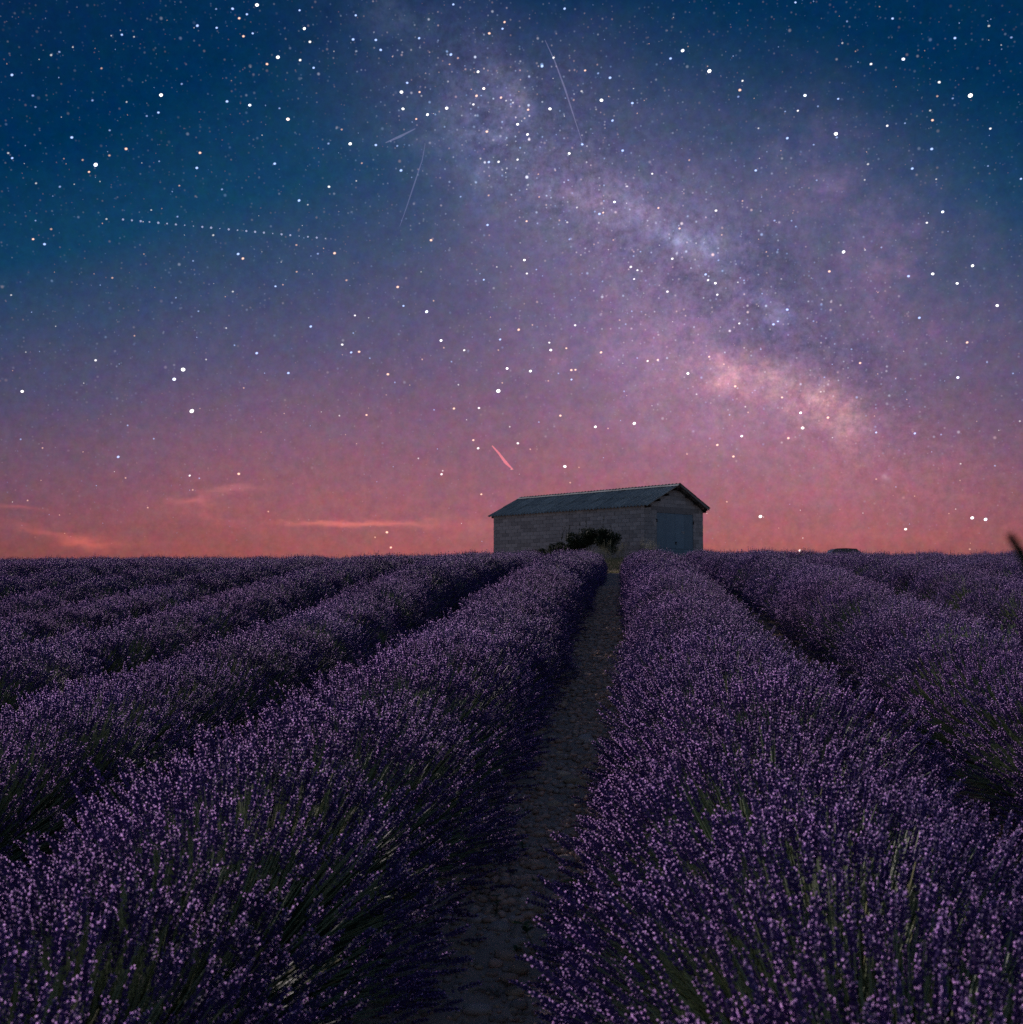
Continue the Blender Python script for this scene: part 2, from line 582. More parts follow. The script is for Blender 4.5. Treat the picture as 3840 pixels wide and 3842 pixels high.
def lt_xy(l, t):
    """row coordinates (lateral l, along t) -> world x, y; rows bend slightly to the left"""
    l = np.asarray(l, float) + shift(t)
    t = np.asarray(t, float)
    return l * CA + t * SA, -l * SA + t * CA


def gz_lt(l, t):
    z = prof(t)
    side = smooth(2.0, 8.0, np.abs(np.asarray(l, float) + 0.5)) * (1 - smooth(45, 60, t)) * smooth(8, 22, t)
    z = z - 0.12 * side
    z = z - 0.055 * np.maximum(0, -np.asarray(l, float) - 1.3) * (1 - smooth(11, 25, t)) * (1 - smooth(14, 30, np.abs(l)))
    z = z + 0.02 * np.sin(l * 0.9 + 1.3) * np.cos(np.asarray(t) * 0.55) * smooth(5, 12, t)
    return z


def gz_xy(x, y):
    t = x * SA + y * CA
    l = x * CA - y * SA - shift(t)
    return gz_lt(l, t)


SP = 1.75
PATH_L = -0.5


def row_l(i):
    """i >= 0 to the right of the path, i < 0 to the left"""
    return PATH_L + (i + 0.5) * SP


def wob(x, y, s=1.0):
    return (np.sin(x * 7.1 * s + 1.7 * np.sin(y * 3.3 * s)) * np.cos(y * 6.3 * s + 1.1 * np.sin(x * 4.7 * s)))


def make_ground():
    ls = np.concatenate([np.linspace(-400, -30, 12)[:-1], np.arange(-30, 26, 0.4), np.linspace(26, 400, 12)])
    ts = np.concatenate([np.arange(-30, 60, 0.5), np.arange(60, 120, 2), np.linspace(120, 700, 14)])
    L, T = np.meshgrid(ls, ts)
    x, y = lt_xy(L, T)
    z = gz_lt(L, T) - 0.03 * smooth(5, 12, T) * 0
    n, k = len(ts), len(ls)
    V = np.stack([x.ravel(), y.ravel(), z.ravel()], 1)
    a = (np.arange(n - 1)[:, None] * k + np.arange(k - 1)[None, :]).ravel()
    F = np.stack([a, a + 1, a + k + 1, a + k], 1)
    me = np_mesh('ground', V, F, [M_soil], smooth=True)
    tag(link('ground', me), kind='structure')


make_ground()


def relief(l, t):
    f = 1 - 0.5 * smooth(10, 20, t)
    return f * (0.012 * wob(l, t, 1.6) + 0.009 * wob(l + 3, t, 4.3) + 0.006 * wob(l, t + 5, 9.1)) + 0.020


def make_path():
    ls = np.linspace(-0.62, 0.62, 42)
    ts = np.concatenate([np.arange(1.5, 12, 0.035), np.arange(12, 41, 0.12)])
    L, T = np.meshgrid(ls, ts)
    x, y = lt_xy(L + PATH_L, T)
    edge = smooth(0.45, 0.62, np.abs(L))
    z = gz_lt(L + PATH_L, T) + relief(L, T) * (1 - edge) - 0.01 * edge
    n, k = len(ts), len(ls)
    V = np.stack([x.ravel(), y.ravel(), z.ravel()], 1)
    a = (np.arange(n - 1)[:, None] * k + np.arange(k - 1)[None, :]).ravel()
    F = np.stack([a, a + 1, a + k + 1, a + k], 1)
    return tag(link('path', np_mesh('path', V, F, [M_pathsoil], smooth=True)), kind='structure')


path = make_path()


# ------------------------------------------------------------------ stones
def ico(sub):
    import bmesh
    bm = bmesh.new()
    bmesh.ops.create_icosphere(bm, subdivisions=sub, radius=1)
    V = np.array([v.co[:] for v in bm.verts])
    F = np.array([[v.index for v in f.verts] for f in bm.faces])
    bm.free()
    return V, F


ICO1, ICO2 = ico(1), ico(2)


def stone_arr(seed, sub):
    r = np.random.default_rng(seed)
    V, F = (ICO2 if sub == 2 else ICO1)
    V = V.copy()
    for k in range(7):                           # shave flat facets off, then soften
        n = r.normal(size=3)
        n /= np.linalg.norm(n)
        c = r.uniform(0.62, 0.92)
        d = V @ n
        V = V - np.outer(np.maximum(d - c, 0) * 0.85, n)
    V = V * (1 + 0.05 * np.sin(V @ r.normal(size=3) * 4 + r.uniform(0, 6)))[:, None]
    V = V * np.array([1.0, r.uniform(0.6, 0.95), r.uniform(0.4, 0.65)])
    return V, F


def make_stones():
    smalls = [stone_arr(100 + i, 1) for i in range(8)]
    bigs = [stone_arr(200 + i, 2) for i in range(8)]
    sm_me = [np_mesh('stone', V, F, [M_stone if i % 3 else M_stone2], smooth=True) for i, (V, F) in enumerate(smalls)]
    bg_me = [np_mesh('stone', V, F, [M_stone if i % 3 else M_stone2], smooth=True) for i, (V, F) in enumerate(bigs)]

    def px_ground(x, y):
        d = px_dir(x, y)
        s = 3.0
        for _ in range(60):
            p = d * s
            s += (p.z - float(gz_xy(p.x, p.y))) / 0.45
        return d * s
    # the stones one can pick out by eye: photograph pixel, half length in metres
    big = [(2020, 3436, .065), (2078, 3478, .055), (2056, 3545, .04), (1905, 3618, .048), (1925, 3372, .045),
           (1950, 3560, .04), (1945, 3668, .045), (1912, 3700, .035), (1990, 3215, .04), (1990, 3320, .05),
           (2013, 3265, .04), (1960, 3590, .028), (2010, 3390, .035), (2110, 3385, .035), (2130, 3270, .032),
           (1900, 3330, .04), (1860, 3640, .03), (2010, 3720, .03), (1935, 3755, .04), (2080, 3800, .04),
           (1790, 3820, .05), (1945, 3800, .035), (1780, 3745, .03), (2040, 3640, .028), (2125, 3240, .04),
           (1930, 3226, .055), (2200, 2790, .07), (2215, 2800, .05), (2190, 2960, .05), (2080, 3040, .05),
           (2120, 2925, .05), (2070, 3150, .045), (2150, 2950, .055), (1870, 3510, .05), (1830, 3545, .04)]
    pts = []
    for (x, y, r) in big:
        p = px_ground(x, y)
        o = link('stone', random.choice(bg_me), path)
        k = random.uniform(0.9, 1.1)
        o.scale = (r * k, r * k, r)
        z = float(gz_xy(p.x, p.y)) + 0.02
        o.location = (p.x, p.y, z + r * 0.12)
        o.rotation_euler = (random.uniform(-.15, .15), random.uniform(-.15, .15), random.uniform(-.7, .7))
        pts.append((p.x, p.y, r))
    n = 0
    tries = 0
    while n < 262 and tries < 20000:
        tries += 1
        t = 3.6 + 7.5 * random.random() ** 1.1
        l = random.uniform(-0.44, 0.44)
        r = random.uniform(0.017, 0.036) * (0.8 + 0.35 * (t > 5.5))
        if t < 5.0 and random.random() < 0.45:
            continue
        x, y = lt_xy(l + PATH_L, t)
        if any((x - a) ** 2 + (y - b_) ** 2 < (0.75 * (r + q)) ** 2 for a, b_, q in pts):
            continue
        o = link('stone', random.choice(sm_me), path)
        o.scale = (r, r, r * random.uniform(.8, 1.1))
        o.location = (x, y, float(gz_lt(l + PATH_L, t)) + float(relief(l, t)) + r * 0.15)
        o.rotation_euler = (random.uniform(-.3, .3), random.uniform(-.3, .3), random.uniform(0, 6.3))
        pts.append((x, y, r))
        n += 1

    # the rest of the gravel, on the path and in the furrows, as one mass
    def mass(name, lc, t0, t1, num, wid, rmin, rmax, parent):
        VV, FF, MM = [], [], []
        base = 0
        r_ = np.random.default_rng(int(abs(lc) * 100) + 5)
        for k in range(num):
            t = t0 + (t1 - t0) * r_.random() ** 1.5
            l = r_.uniform(-wid, wid)
            r = r_.uniform(rmin, rmax) * (0.8 + 0.02 * t)
            V, F = smalls[r_.integers(8)]
            a = r_.uniform(0, 6.28)
            R = np.array([[math.cos(a), -math.sin(a), 0], [math.sin(a), math.cos(a), 0], [0, 0, 1]])
            x, y = lt_xy(l + lc, t)
            z = float(gz_lt(l + lc, t)) + (float(relief(l, t)) if parent else 0.0) + r * 0.22
            VV.append((V * r) @ R.T + np.array([x, y, z]))
            FF.append(F + base)
            MM.append(np.full(len(F), int(r_.random() < 0.35)))
            base += len(V)
        me = np_mesh(name, np.concatenate(VV), np.concatenate(FF), [M_stone, M_stone2], np.concatenate(MM), smooth=True)
        return tag(link(name, me, parent), kind='stuff')
    mass('gravel', PATH_L, 3.4, 26, 4200, 0.46, 0.006, 0.016, path)
    mass('gravel', PATH_L, 4.9, 26, 6200, 0.46, 0.014, 0.034, path)
    mass('soil_clods', PATH_L, 3.3, 5.4, 900, 0.48, 0.008, 0.024, path)
    mass('furrow_gravel', PATH_L + SP, 5, 24, 2200, 0.35, 0.010, 0.034, None)
    mass('furrow_gravel', PATH_L - SP, 6, 24, 900, 0.3, 0.010, 0.034, None)
    return px_ground


px_ground = make_stones()


# ------------------------------------------------------------------ lavender
def frame(d):
    """rows of unit vectors -> two perpendicular rows"""
    ref = np.where(np.abs(d[:, 2:3]) > 0.9, np.array([[1., 0, 0]]), np.array([[0., 0, 1.]]))
    a = np.cross(d, ref)
    a /= np.linalg.norm(a, axis=1, keepdims=True)
    return a, np.cross(d, a)


def tubes(P, r0, r1, seg=3):
    """P (n,k,3) -> verts, tris of n thin tubes"""
    n, k, _ = P.shape
    d = P[:, -1] - P[:, 0]
    d /= np.linalg.norm(d, axis=1, keepdims=True)
    a, c = frame(d)
    ang = np.arange(seg) * 2 * math.pi / seg
    rr = np.linspace(r0, r1, k)
    V = (P[:, :, None, :] + rr[None, :, None, None] *
         (a[:, None, None, :] * np.cos(ang)[None, None, :, None] + c[:, None, None, :] * np.sin(ang)[None, None, :, None]))
    V = V.reshape(-1, 3)
    F = []
    for i in range(k - 1):
        for j in range(seg):
            a0, a1 = i * seg + j, i * seg + (j + 1) % seg
            F += [(a0, a1, a1 + seg), (a0, a1 + seg, a0 + seg)]
    F = np.array(F)
    off = (np.arange(n) * k * seg)[:, None, None]
    return V, (F[None] + off).reshape(-1, 3)


def spike_proto(seed, lod):
    """flower spike along +z from 0 to 1 (unit = its length); radial unit is also its length"""
    r = np.random.default_rng(seed)
    V, F, M = [], [], []

    def bud(p, d, L, wd, m):
        d = d / np.linalg.norm(d)
        a = np.cross(d, [0.3, 0.2, 1.0]); a /= np.linalg.norm(a)
        c = np.cross(d, a)
        i = len(V)
        if lod == 0:
            V.append(p)
            for k in range(3):
                t = k * 2.094
                V.append(p + d * L * 0.55 + (a * math.cos(t) + c * math.sin(t)) * wd)
            V.append(p + d * L)
            for k in range(3):
                q = (k + 1) % 3
                F.append((i, i + 1 + q, i + 1 + k)); F.append((i + 4, i + 1 + k, i + 1 + q))
                M.extend([m, m])
        else:
            for k in range(3):
                t = k * 2.094
                V.append(p + d * L * 0.35 + (a * math.cos(t) + c * math.sin(t)) * wd)
            V.append(p + d * L)
            V.append(p)
            F.append((i, i + 1, i + 3)); F.append((i + 1, i + 2, i + 3)); F.append((i + 2, i, i + 3))
            M.extend([m] * 3)

    def petal(p, d, L):
        d = d / np.linalg.norm(d)
        a = np.cross(d, r.normal(size=3)); a /= np.linalg.norm(a)
        i = len(V)
        V.extend([p, p + d * L * 0.7 + a * L * 0.5, p + d * L, p + d * L * 0.7 - a * L * 0.5])
        F.append((i, i + 1, i + 2)); F.append((i, i + 2, i + 3))
        M.extend([2, 2])

    nw, nb_, L, wd = {0: (7, 6, 0.17, 0.036), 1: (6, 4, 0.22, 0.055), 2: (4, 3, 0.34, 0.085)}[lod]
    zs = list(np.linspace(0.22, 0.93, nw - 1))
    zs = [0.0 if r.random() < 0.6 else 0.10] + zs
    for w, z in enumerate(zs):
        taper = 1.0 if w < nw - 2 else 0.75
        if w == 0: taper = 0.75
        for k in range(nb_ if w else max(2, nb_ - 2)):
            t = 6.283 * k / nb_ + w * 0.9 + r.uniform(-.3, .3)
            up = 1.0 + 0.9 * z
            d = np.array([math.cos(t), math.sin(t), up])
            p = np.array([math.cos(t) * 0.02, math.sin(t) * 0.02, z * 0.86 + r.uniform(-.015, .015)])
            LL = L * taper * r.uniform(.8, 1.15)
            bud(p, d, LL, wd, 1)
            if r.random() < (0.33, 0.26, 0.22)[lod] * (0.6 + 0.6 * z):
                tip = p + d / np.linalg.norm(d) * LL * 0.92
                dd = np.array([math.cos(t), math.sin(t), r.uniform(0.0, 0.9)])
                petal(tip, dd, L * (0.30, 0.32, 0.32)[lod])
                if lod == 0:
                    petal(tip, dd + r.normal(size=3) * 0.6, L * 0.24)
    if lod < 2:
        bud(np.array([0, 0, 0.84]), np.array([0.05, 0.02, 1.0]), 0.16, wd, 1)
        petal(np.array([0, 0, 0.96]), np.array([0.3, 0.2, 1.0]), L * 0.35)
    return np.array(V), np.array(F), np.array(M)


SPIKES = {l: [spike_proto(40 * l + i, l) for i in range(6)] for l in (0, 1, 2)}


def stalk_dirs(r, n, spread=1.0):
    nb_ = 48
    tb = -90 + 180 * (np.arange(nb_) + r.uniform(0, 1, nb_)) / nb_
    sb = r.uniform(-1, 1, nb_)
    w = np.where(r.random(nb_) < 0.38, 0.04, r.uniform(0.3, 1.0, nb_))
    bi = r.choice(nb_, n, p=w / w.sum())
    th = np.radians(np.clip(tb[bi] + r.normal(0, 8.5, n), -98, 98))
    s = np.clip(sb[bi] + r.normal(0, 0.17, n), -1.3, 1.3)
    return th, s


A_, B_, YS = 0.67, 0.61, 0.40


def build_stalks(seed, n, lod, name, only=None):
    r = np.random.default_rng(seed)
    th, s = stalk_dirs(r, n)
    rr = 1 + r.normal(0, 0.055, n) + (r.random(n) < 0.05) * r.uniform(0.03, 0.13, n) - (r.random(n) < 0.25) * r.uniform(0, 0.2, n)
    sx, cz = np.sign(np.sin(th)) * np.abs(np.sin(th)) ** 0.95, np.sign(np.cos(th)) * np.abs(np.cos(th)) ** 1.0
    tip = np.stack([A_ * sx * rr, YS * s * (0.5 + 0.5 * rr), 0.06 + B_ * cz * rr], 1)
    tip[:, 2] = np.maximum(tip[:, 2], 0.05)
    base = np.stack([0.10 * np.sin(th), 0.14 * s, np.full(n, 0.10)], 1)
    d0 = tip - base
    d0 /= np.linalg.norm(d0, axis=1, keepdims=True)
    d = d0 + np.array([0, 0, 0.22]) + r.normal(0, 0.07, (n, 3))
    d /= np.linalg.norm(d, axis=1, keepdims=True)
    SL = r.uniform(0.065, 0.125, n)
    st = tip - d * SL[:, None]
    ctrl = (base + st) / 2 + (st - base) * 0.12 - np.array([0, 0, 0.018]) + r.normal(0, 0.008, (n, 3))
    k = {0: 4, 1: 3, 2: 2}[lod]
    tt = np.linspace(0.30, 1, k)[None, :, None]
    P = (1 - tt) ** 2 * base[:, None] + 2 * tt * (1 - tt) * ctrl[:, None] + tt ** 2 * st[:, None]
    rad = {0: (0.0017, 0.0013), 1: (0.0021, 0.0017), 2: (0.0030, 0.0026)}[lod]
    V1, F1 = tubes(P, *rad)
    nt_ = len(F1) // n
    straw = (r.random(n) < 0.10)
    M1 = np.repeat(np.where(straw, 3, 0), nt_)
    VV, FF, MM = [V1], [F1], [M1]
    base_i = len(V1)
    a, c = frame(d)
    pick = r.integers(0, 6, n)
    for q in range(6):
        idx = np.nonzero(pick == q)[0]
        if len(idx) == 0: continue
        PV, PF, PM = SPIKES[lod][q]
        ang = r.uniform(0, 6.28, len(idx))
        aa = a[idx] * np.cos(ang)[:, None] + c[idx] * np.sin(ang)[:, None]
        cc = np.cross(d[idx], aa)
        fat = r.uniform(0.85, 1.2, len(idx))[:, None, None] * 0.98
        L = SL[idx][:, None, None]
        radl = (0.060, 0.058, 0.056)[lod] * fat
        Vq = (st[idx][:, None, :] + radl * (PV[None, :, 0:1] * aa[:, None, :] + PV[None, :, 1:2] * cc[:, None, :])
              + L * PV[None, :, 2:3] * d[idx][:, None, :])
        FF.append((PF[None] + (base_i + np.arange(len(idx)) * len(PV))[:, None, None]).reshape(-1, 3))
        VV.append(Vq.reshape(-1, 3))
        MM.append(np.tile(PM, len(idx)))
        base_i += len(idx) * len(PV)
    return np_mesh(name, np.concatenate(VV), np.concatenate(FF), [M_stem, M_calyx, M_petal, M_straw], np.concatenate(MM))


def build_foliage(seed, n, name):
    r = np.random.default_rng(seed)
    V, F = ICO2
    C = V * np.array([0.36, 0.33, 0.30]) * (1 + 0.08 * np.sin(V @ np.array([7, 5, 3.]) + seed))[:, None]
    C = C + np.array([0, 0, 0.06])
    C[:, 2] = np.maximum(C[:, 2], -0.04)
    VV, FF, MM = [C], [F], [np.zeros(len(F), int)]
    th = np.radians(r.uniform(-95, 95, n))
    s = r.uniform(-1, 1, n)
    p = np.stack([0.33 * np.sin(th), 0.30 * s, 0.06 + 0.27 * np.cos(th)], 1) * r.uniform(0.9, 1.12, n)[:, None]
    d = np.stack([np.sin(th), s * 0.5, np.cos(th) + 0.25], 1) + r.normal(0, 0.35, (n, 3))
    d /= np.linalg.norm(d, axis=1, keepdims=True)
    a, c = frame(d)
    ang = r.uniform(0, 3.14, n)[:, None]
    w = (a * np.cos(ang) + c * np.sin(ang)) * 0.0045
    L = r.uniform(0.06, 0.14, n)[:, None]
    Q = np.stack([p - w, p + w, p + d * L], 1).reshape(-1, 3)
    FF.append(np.arange(n * 3).reshape(-1, 3) + len(C))
    VV.append(Q)
    MM.append(np.ones(n, int))
    return np_mesh(name, np.concatenate(VV), np.concatenate(FF), [M_core, M_leaf], np.concatenate(MM))


NVAR = 3
STALKS = {0: [build_stalks(500 + i, (440, 380, 410, 330)[i], 0, 'flower_stalks') for i in range(4)],
          1: [build_stalks(600 + i, 580, 1, 'flower_stalks') for i in range(3)],
          2: [build_stalks(700 + i, 620, 2, 'flower_stalks') for i in range(3)]}
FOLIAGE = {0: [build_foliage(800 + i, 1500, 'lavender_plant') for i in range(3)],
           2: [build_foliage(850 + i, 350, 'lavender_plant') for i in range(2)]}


def single_stalk_mesh(seed):
    r = np.random.default_rng(seed)
    L = 0.34
    bend = r.normal(0, 0.012, 2)
    tt = np.linspace(0, 1, 6)
    P = np.stack([bend[0] * tt ** 2, bend[1] * tt ** 2, L * tt], 1)[None]
    V1, F1 = tubes(P, 0.0015, 0.0011, 4)
    me1 = np_mesh('flower_stalk', V1, F1, [M_stem if seed % 5 else M_straw])
    PV, PF, PM = spike_proto(900 + seed, 0)
    SLn = r.uniform(0.075, 0.105)
    V2 = PV * np.array([0.072, 0.072, SLn]) + np.array([bend[0], bend[1], L])
    me2 = np_mesh('flower_spike', V2, PF, [M_stem, M_calyx, M_petal], PM)
    return me1, me2


SINGLES = [single_stalk_mesh(i) for i in range(10)]

ROW_LABELS = {
    -1: 'lavender row left of the stony path, the wide near row filling the lower left',
    0: 'lavender row right of the stony path, the brightest lilac row in the foreground',
    -2: 'second lavender row left of the stony path, with dark furrow in front',
    -3: 'third lavender row left of the stony path, in the middle distance',
    -4: 'fourth lavender row left of the stony path, low in the left middle distance',
    -5: 'fifth lavender row left of the stony path, a narrow band below the horizon',
    -6: 'sixth lavender row left of the stony path, thin band near the left horizon',
    1: 'second lavender row right of the path, darker and beyond the narrow furrow',
    2: 'third lavender row right of the path, dark violet on the right edge',
    3: 'fourth lavender row right of the path, crossing below the parked car',
    4: 'fifth lavender row right of the path, narrow dark band near the right horizon',
}
GROUP = 'lavender rows running up the field'

n_pl = 0
near_plants = []
for i in range(-14, 11):
    c = row_l(i)
    root = empty('lavender_row', (0, 0, 0))
    x0, y0 = lt_xy(c, 3.0)
    root.location = (float(x0), float(y0), float(gz_lt(c, 3.0)))
    lab = ROW_LABELS.get(i)
    if lab is None:
        lab = ('far lavender row merging into the field edge at the left horizon' if i < 0
               else 'far lavender row merging into the field edge at the right horizon')
    tag(root, lab, 'lavender row', GROUP)
    inv = Vector(root.location)
    cnt = 0
    t = 0.9 + 0.3 * random.random()
    while t < 41.3:
        x, y = (float(q) for q in lt_xy(c + random.gauss(0, 0.035), t))
        lim = 0.42 * max(y, 0) + (2.6 if x < 0 else 1.9)
        # rows end a little earlier in front of the barn
        if abs(x) < lim and y > 0.5 and cnt < 299:
            z = float(gz_lt(c, t))
            lod = 0 if t < 8.5 else (1 if t < 17 else 2)
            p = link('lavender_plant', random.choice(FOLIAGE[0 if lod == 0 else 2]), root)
            p.location = Vector((x, y, z)) - inv
            dx, dy = (float(q) for q in lt_xy(c, t + 0.5))
            ex, ey = (float(q) for q in lt_xy(c, t - 0.5))
            ang = math.atan2(-(dx - ex), dy - ey)
            p.rotation_euler = (0, 0, ang + (math.pi if random.random() < .5 else 0) + random.gauss(0, 0.12))
            k = random.uniform(0.97, 1.03)
            nearw = 1 - float(smooth(4.5, 11, t))
            kx = k * (0.90 + 0.09 * nearw + (0.20 * nearw if i == 0 else (0.05 * nearw if i == -1 else (-0.05 if i < -1 else 0.0)))) * random.uniform(0.96, 1.04)
            if i == 0:
                p.location += Vector((0.10 * nearw, 0, 0.0))
            if i == -1:
                p.location += Vector((-0.05 * nearw, 0, 0.0))
            p.scale = (kx, k * 1.05, k * random.uniform(0.96, 1.04) * (1 + (0.15 if i == 0 else 0.10) * nearw * (i in (0, -1))))
            s = link('flower_stalks', random.choice(STALKS[lod]), p)
            s['kind'] = 'stuff'
            if t > 28 and i >= 2:                      # rounder, separate heads along the right skyline
                p.scale.z *= random.choice((0.92, 0.96, 1.04, 1.10))
            if random.random() < .5:
                s.scale = (-1, 1, 1)
            if lod == 0 and i in (-1, 0) and 2.2 < t < 6.0:
                near_plants.append((p, i))
            cnt += 1
            n_pl += 1
        t += random.uniform(0.36, 0.46)
    if cnt == 0:
        bpy.data.objects.remove(root)

# single stalks that stand proud of the nearest plants
if near_plants:
    per = max(1, 280 // len(near_plants))
    for p, i in near_plants:
        for _ in range(per):
            a = math.radians(random.uniform(-80, 80))
            s = random.uniform(-1, 1)
            m1, m2 = random.choice(SINGLES)
            o = link('flower_stalk', m1, p)
            d = Vector((math.sin(a), 0.45 * s, math.cos(a) + 0.1)).normalized()
            tip = Vector((A_ * math.sin(a), YS * s, 0.06 + B_ * math.cos(a))) * random.uniform(1.0, 1.10)
            o.location = tip - d * 0.40
            o.rotation_mode = 'QUATERNION'
            o.rotation_quaternion = d.to_track_quat('Z', 'Y')
            f = link('flower_spike', m2, o)

# ------------------------------------------------------------------ barn
BZ = 2.02
barn = empty('barn', (6.7, 64.0, BZ), math.radians(43))
tag(barn, 'small concrete block barn with corrugated roof and blue steel doors at the field end', 'barn')
BW, BL, WH, RH = 4.6, 11.25, 2.8, 3.87           # gable width, length, wall height, ridge height
SLOPE = (RH - WH) / (BW / 2)


def block_mesh(w, h=0.192, d=0.05):
    m = MB()
    b = 0.006
    # box with a chamfered outer face
    m.box(-w / 2, w / 2, -d, 0, 0, h)
    i = len(m.v)
    return m.mesh('block', M_block)


BLK = block_mesh(0.488)
BLK_H = block_mesh(0.238)
BLK_Q = block_mesh(0.36)

# long wall: outer face x = 0, looking to -x
wall = MB()
wall.box(0.0, 0.20, 0.0, BL, -0.4, WH)
long_wall = wall.build('long_wall', M_mortar, barn)
low = MB()
for k in range(14):
    z = k * 0.2
    off = 0.25 if k % 2 else 0.0
    y = -off
    while y < BL - 0.05:
        a, b2 = max(y, 0.0), min(y + 0.5, BL)
        w = b2 - a
        if w > 0.12:
            if k < 1:
                low.box(-0.03, 0, a + .006, b2 - .006, z, z + .192)
            else:
                me = BLK if w > .45 else (BLK_H if w < .3 else BLK_Q)
                o = link('block', me, long_wall)
                o.rotation_euler = (random.gauss(0, .004), random.gauss(0, .004), -math.pi / 2)
                sc = (w - .02) / {BLK: .488, BLK_H: .238, BLK_Q: .36}[me]
                o.scale = (sc, 1, 1)
                o.location = (random.uniform(-0.022, -0.008) + 0.0, (a + b2) / 2, z + 0.004)
                # block's outer face is local -y -> world -x
                o.location.x += 0.0
        y += 0.5
lo = low.build('lower_blocks', M_block, long_wall)
lo['kind'] = 'stuff'

# gable wall: outer face y = 0, looking to -y
DX0, DX1, DH = 0.88, 3.77, 2.5
g = MB()
g.extrude([(0.0, -0.0, -0.4), (DX0, 0, -0.4), (DX0, 0, WH), (0.0, 0, WH)], (0, 0.2, 0))
g.extrude([(DX1, 0, -0.4), (BW, 0, -0.4), (BW, 0, WH), (DX1, 0, WH)], (0, 0.2, 0))
g.extrude([(DX0, 0, DH), (DX1, 0, DH), (DX1, 0, WH), (DX0, 0, WH)], (0, 0.2, 0))
g.extrude([(0, 0, WH), (BW, 0, WH), (BW / 2, 0, RH - 0.02)], (0, 0.2, 0))
gable = g.build('gable_wall', M_mortar, barn)


def clip(poly, a, b_, c):
    """keep a*x + b*z <= c"""
    out = []
    for i in range(len(poly)):
        p, q = poly[i], poly[(i + 1) % len(poly)]
        fp, fq = a * p[0] + b_ * p[1] - c, a * q[0] + b_ * q[1] - c
        if fp <= 0: out.append(p)
        if fp * fq < 0:
            t = fp / (fp - fq)
            out.append((p[0] + t * (q[0] - p[0]), p[1] + t * (q[1] - p[1])))
    return out


for k in range(20):
    z = k * 0.2
    x = -0.02 - (0.25 if k % 2 else 0.0)
    while x < BW:
        a, b2 = max(x, -0.02), min(x + 0.5, BW)
        x += 0.5
        segs = [(a, b2)]
        if k < 13:
            segs = [(a, min(b2, DX0)), (max(a, DX1), b2)]
        for (s0, s1) in segs:
            if s1 - s0 < 0.08: continue
            if k == 13 and s1 > DX0 - 0.42 and s0 < DX1 + 0.42:
                if s0 < DX0 - 0.42: s1 = DX0 - 0.43
                elif s1 > DX1 + 0.42: s0 = DX1 + 0.43
                else: continue
                if s1 - s0 < 0.08: continue
            pl = [(s0 + .006, z + .004), (s1 - .006, z + .004), (s1 - .006, z + .196), (s0 + .006, z + .196)]
            pl = clip(pl, -SLOPE, 1, WH - 0.03)
            pl = clip(pl, SLOPE, 1, WH - 0.03 + SLOPE * BW)
            if len(pl) < 3: continue
            if max(p[0] for p in pl) - min(p[0] for p in pl) < 0.05: continue
            m = MB()
            y0 = random.uniform(-0.022, -0.008)
            m.extrude([(p[0], y0, p[1]) for p in pl], (0, -y0 + 0.02, 0))
            m.build('block', M_block, gable)
m = MB()
m.box(DX0 - 0.42, DX1 + 0.42, -0.022, 0.1, DH + 0.104, DH + 0.296)
m.box(DX0 + 0.004, DX1 - 0.004, -0.018, 0.1, DH + 0.002, DH + 0.103)
m.build('lintel', M_lintel, barn)
m = MB()                                           # the two walls out of sight
m.box(BW - 0.2, BW, 0.2, BL, -0.4, WH)
m.extrude([(0.2, BL - .2, -0.4), (BW - .2, BL - .2, -0.4), (BW - .2, BL - .2, WH), (BW / 2, BL - .2, RH - .15), (0.2, BL - .2, WH)], (0, 0.2, 0))
m.build('rear_wall', M_block, barn)
m = MB()
m.box(-0.05, 0.2, -0.02, BL + 0.02, WH + 0.002, WH + 0.09)
m.build('wall_plate', M_lintel, barn)
for (px_, pz_, rr_) in ((DX0 - 0.14, 1.95, 0.13), (DX1 + 0.15, 1.95, 0.12), (DX0 - 0.14, 0.75, 0.14)):
    m = MB()
    pts = [(px_ + rr_ * (1 + .2 * math.sin(3 * q)) * math.cos(q), -0.030, pz_ + 1.4 * rr_ * math.sin(q)) for q in np.linspace(0, 6.283, 11)[:-1]]
    m.extrude(pts, (0, 0.02, 0))
    m.build('plaster_patch', M_patch, barn)
for q in range(7):                                 # mortar lumps and chips on the long wall
    m = MB()
    y_, z_ = [(9.7, 1.9), (8.2, 2.05), (6.4, 2.45), (3.6, 2.45), (2.7, 1.95), (7.0, 1.3), (0.9, 1.9)][q]
    m.extrude([(-0.034, y_, z_), (-0.034, y_ + .09, z_ + .01), (-0.034, y_ + .12, z_ + .03), (-0.034, y_ + .02, z_ + .045)], (0.03, 0, 0))
    m.build('mortar_lump', M_patch, barn)

# roof: sheets of corrugated fibre cement
OVG, OVE = 0.30, 0.20
SL_LEN = math.hypot(BW / 2 + OVE, (BW / 2 + OVE) * SLOPE)
pitch = math.atan(SLOPE)
NS = 13
OVF = 0.42                                         # the roof reaches further out over the doors
sw = (BL + OVG + OVF) / NS


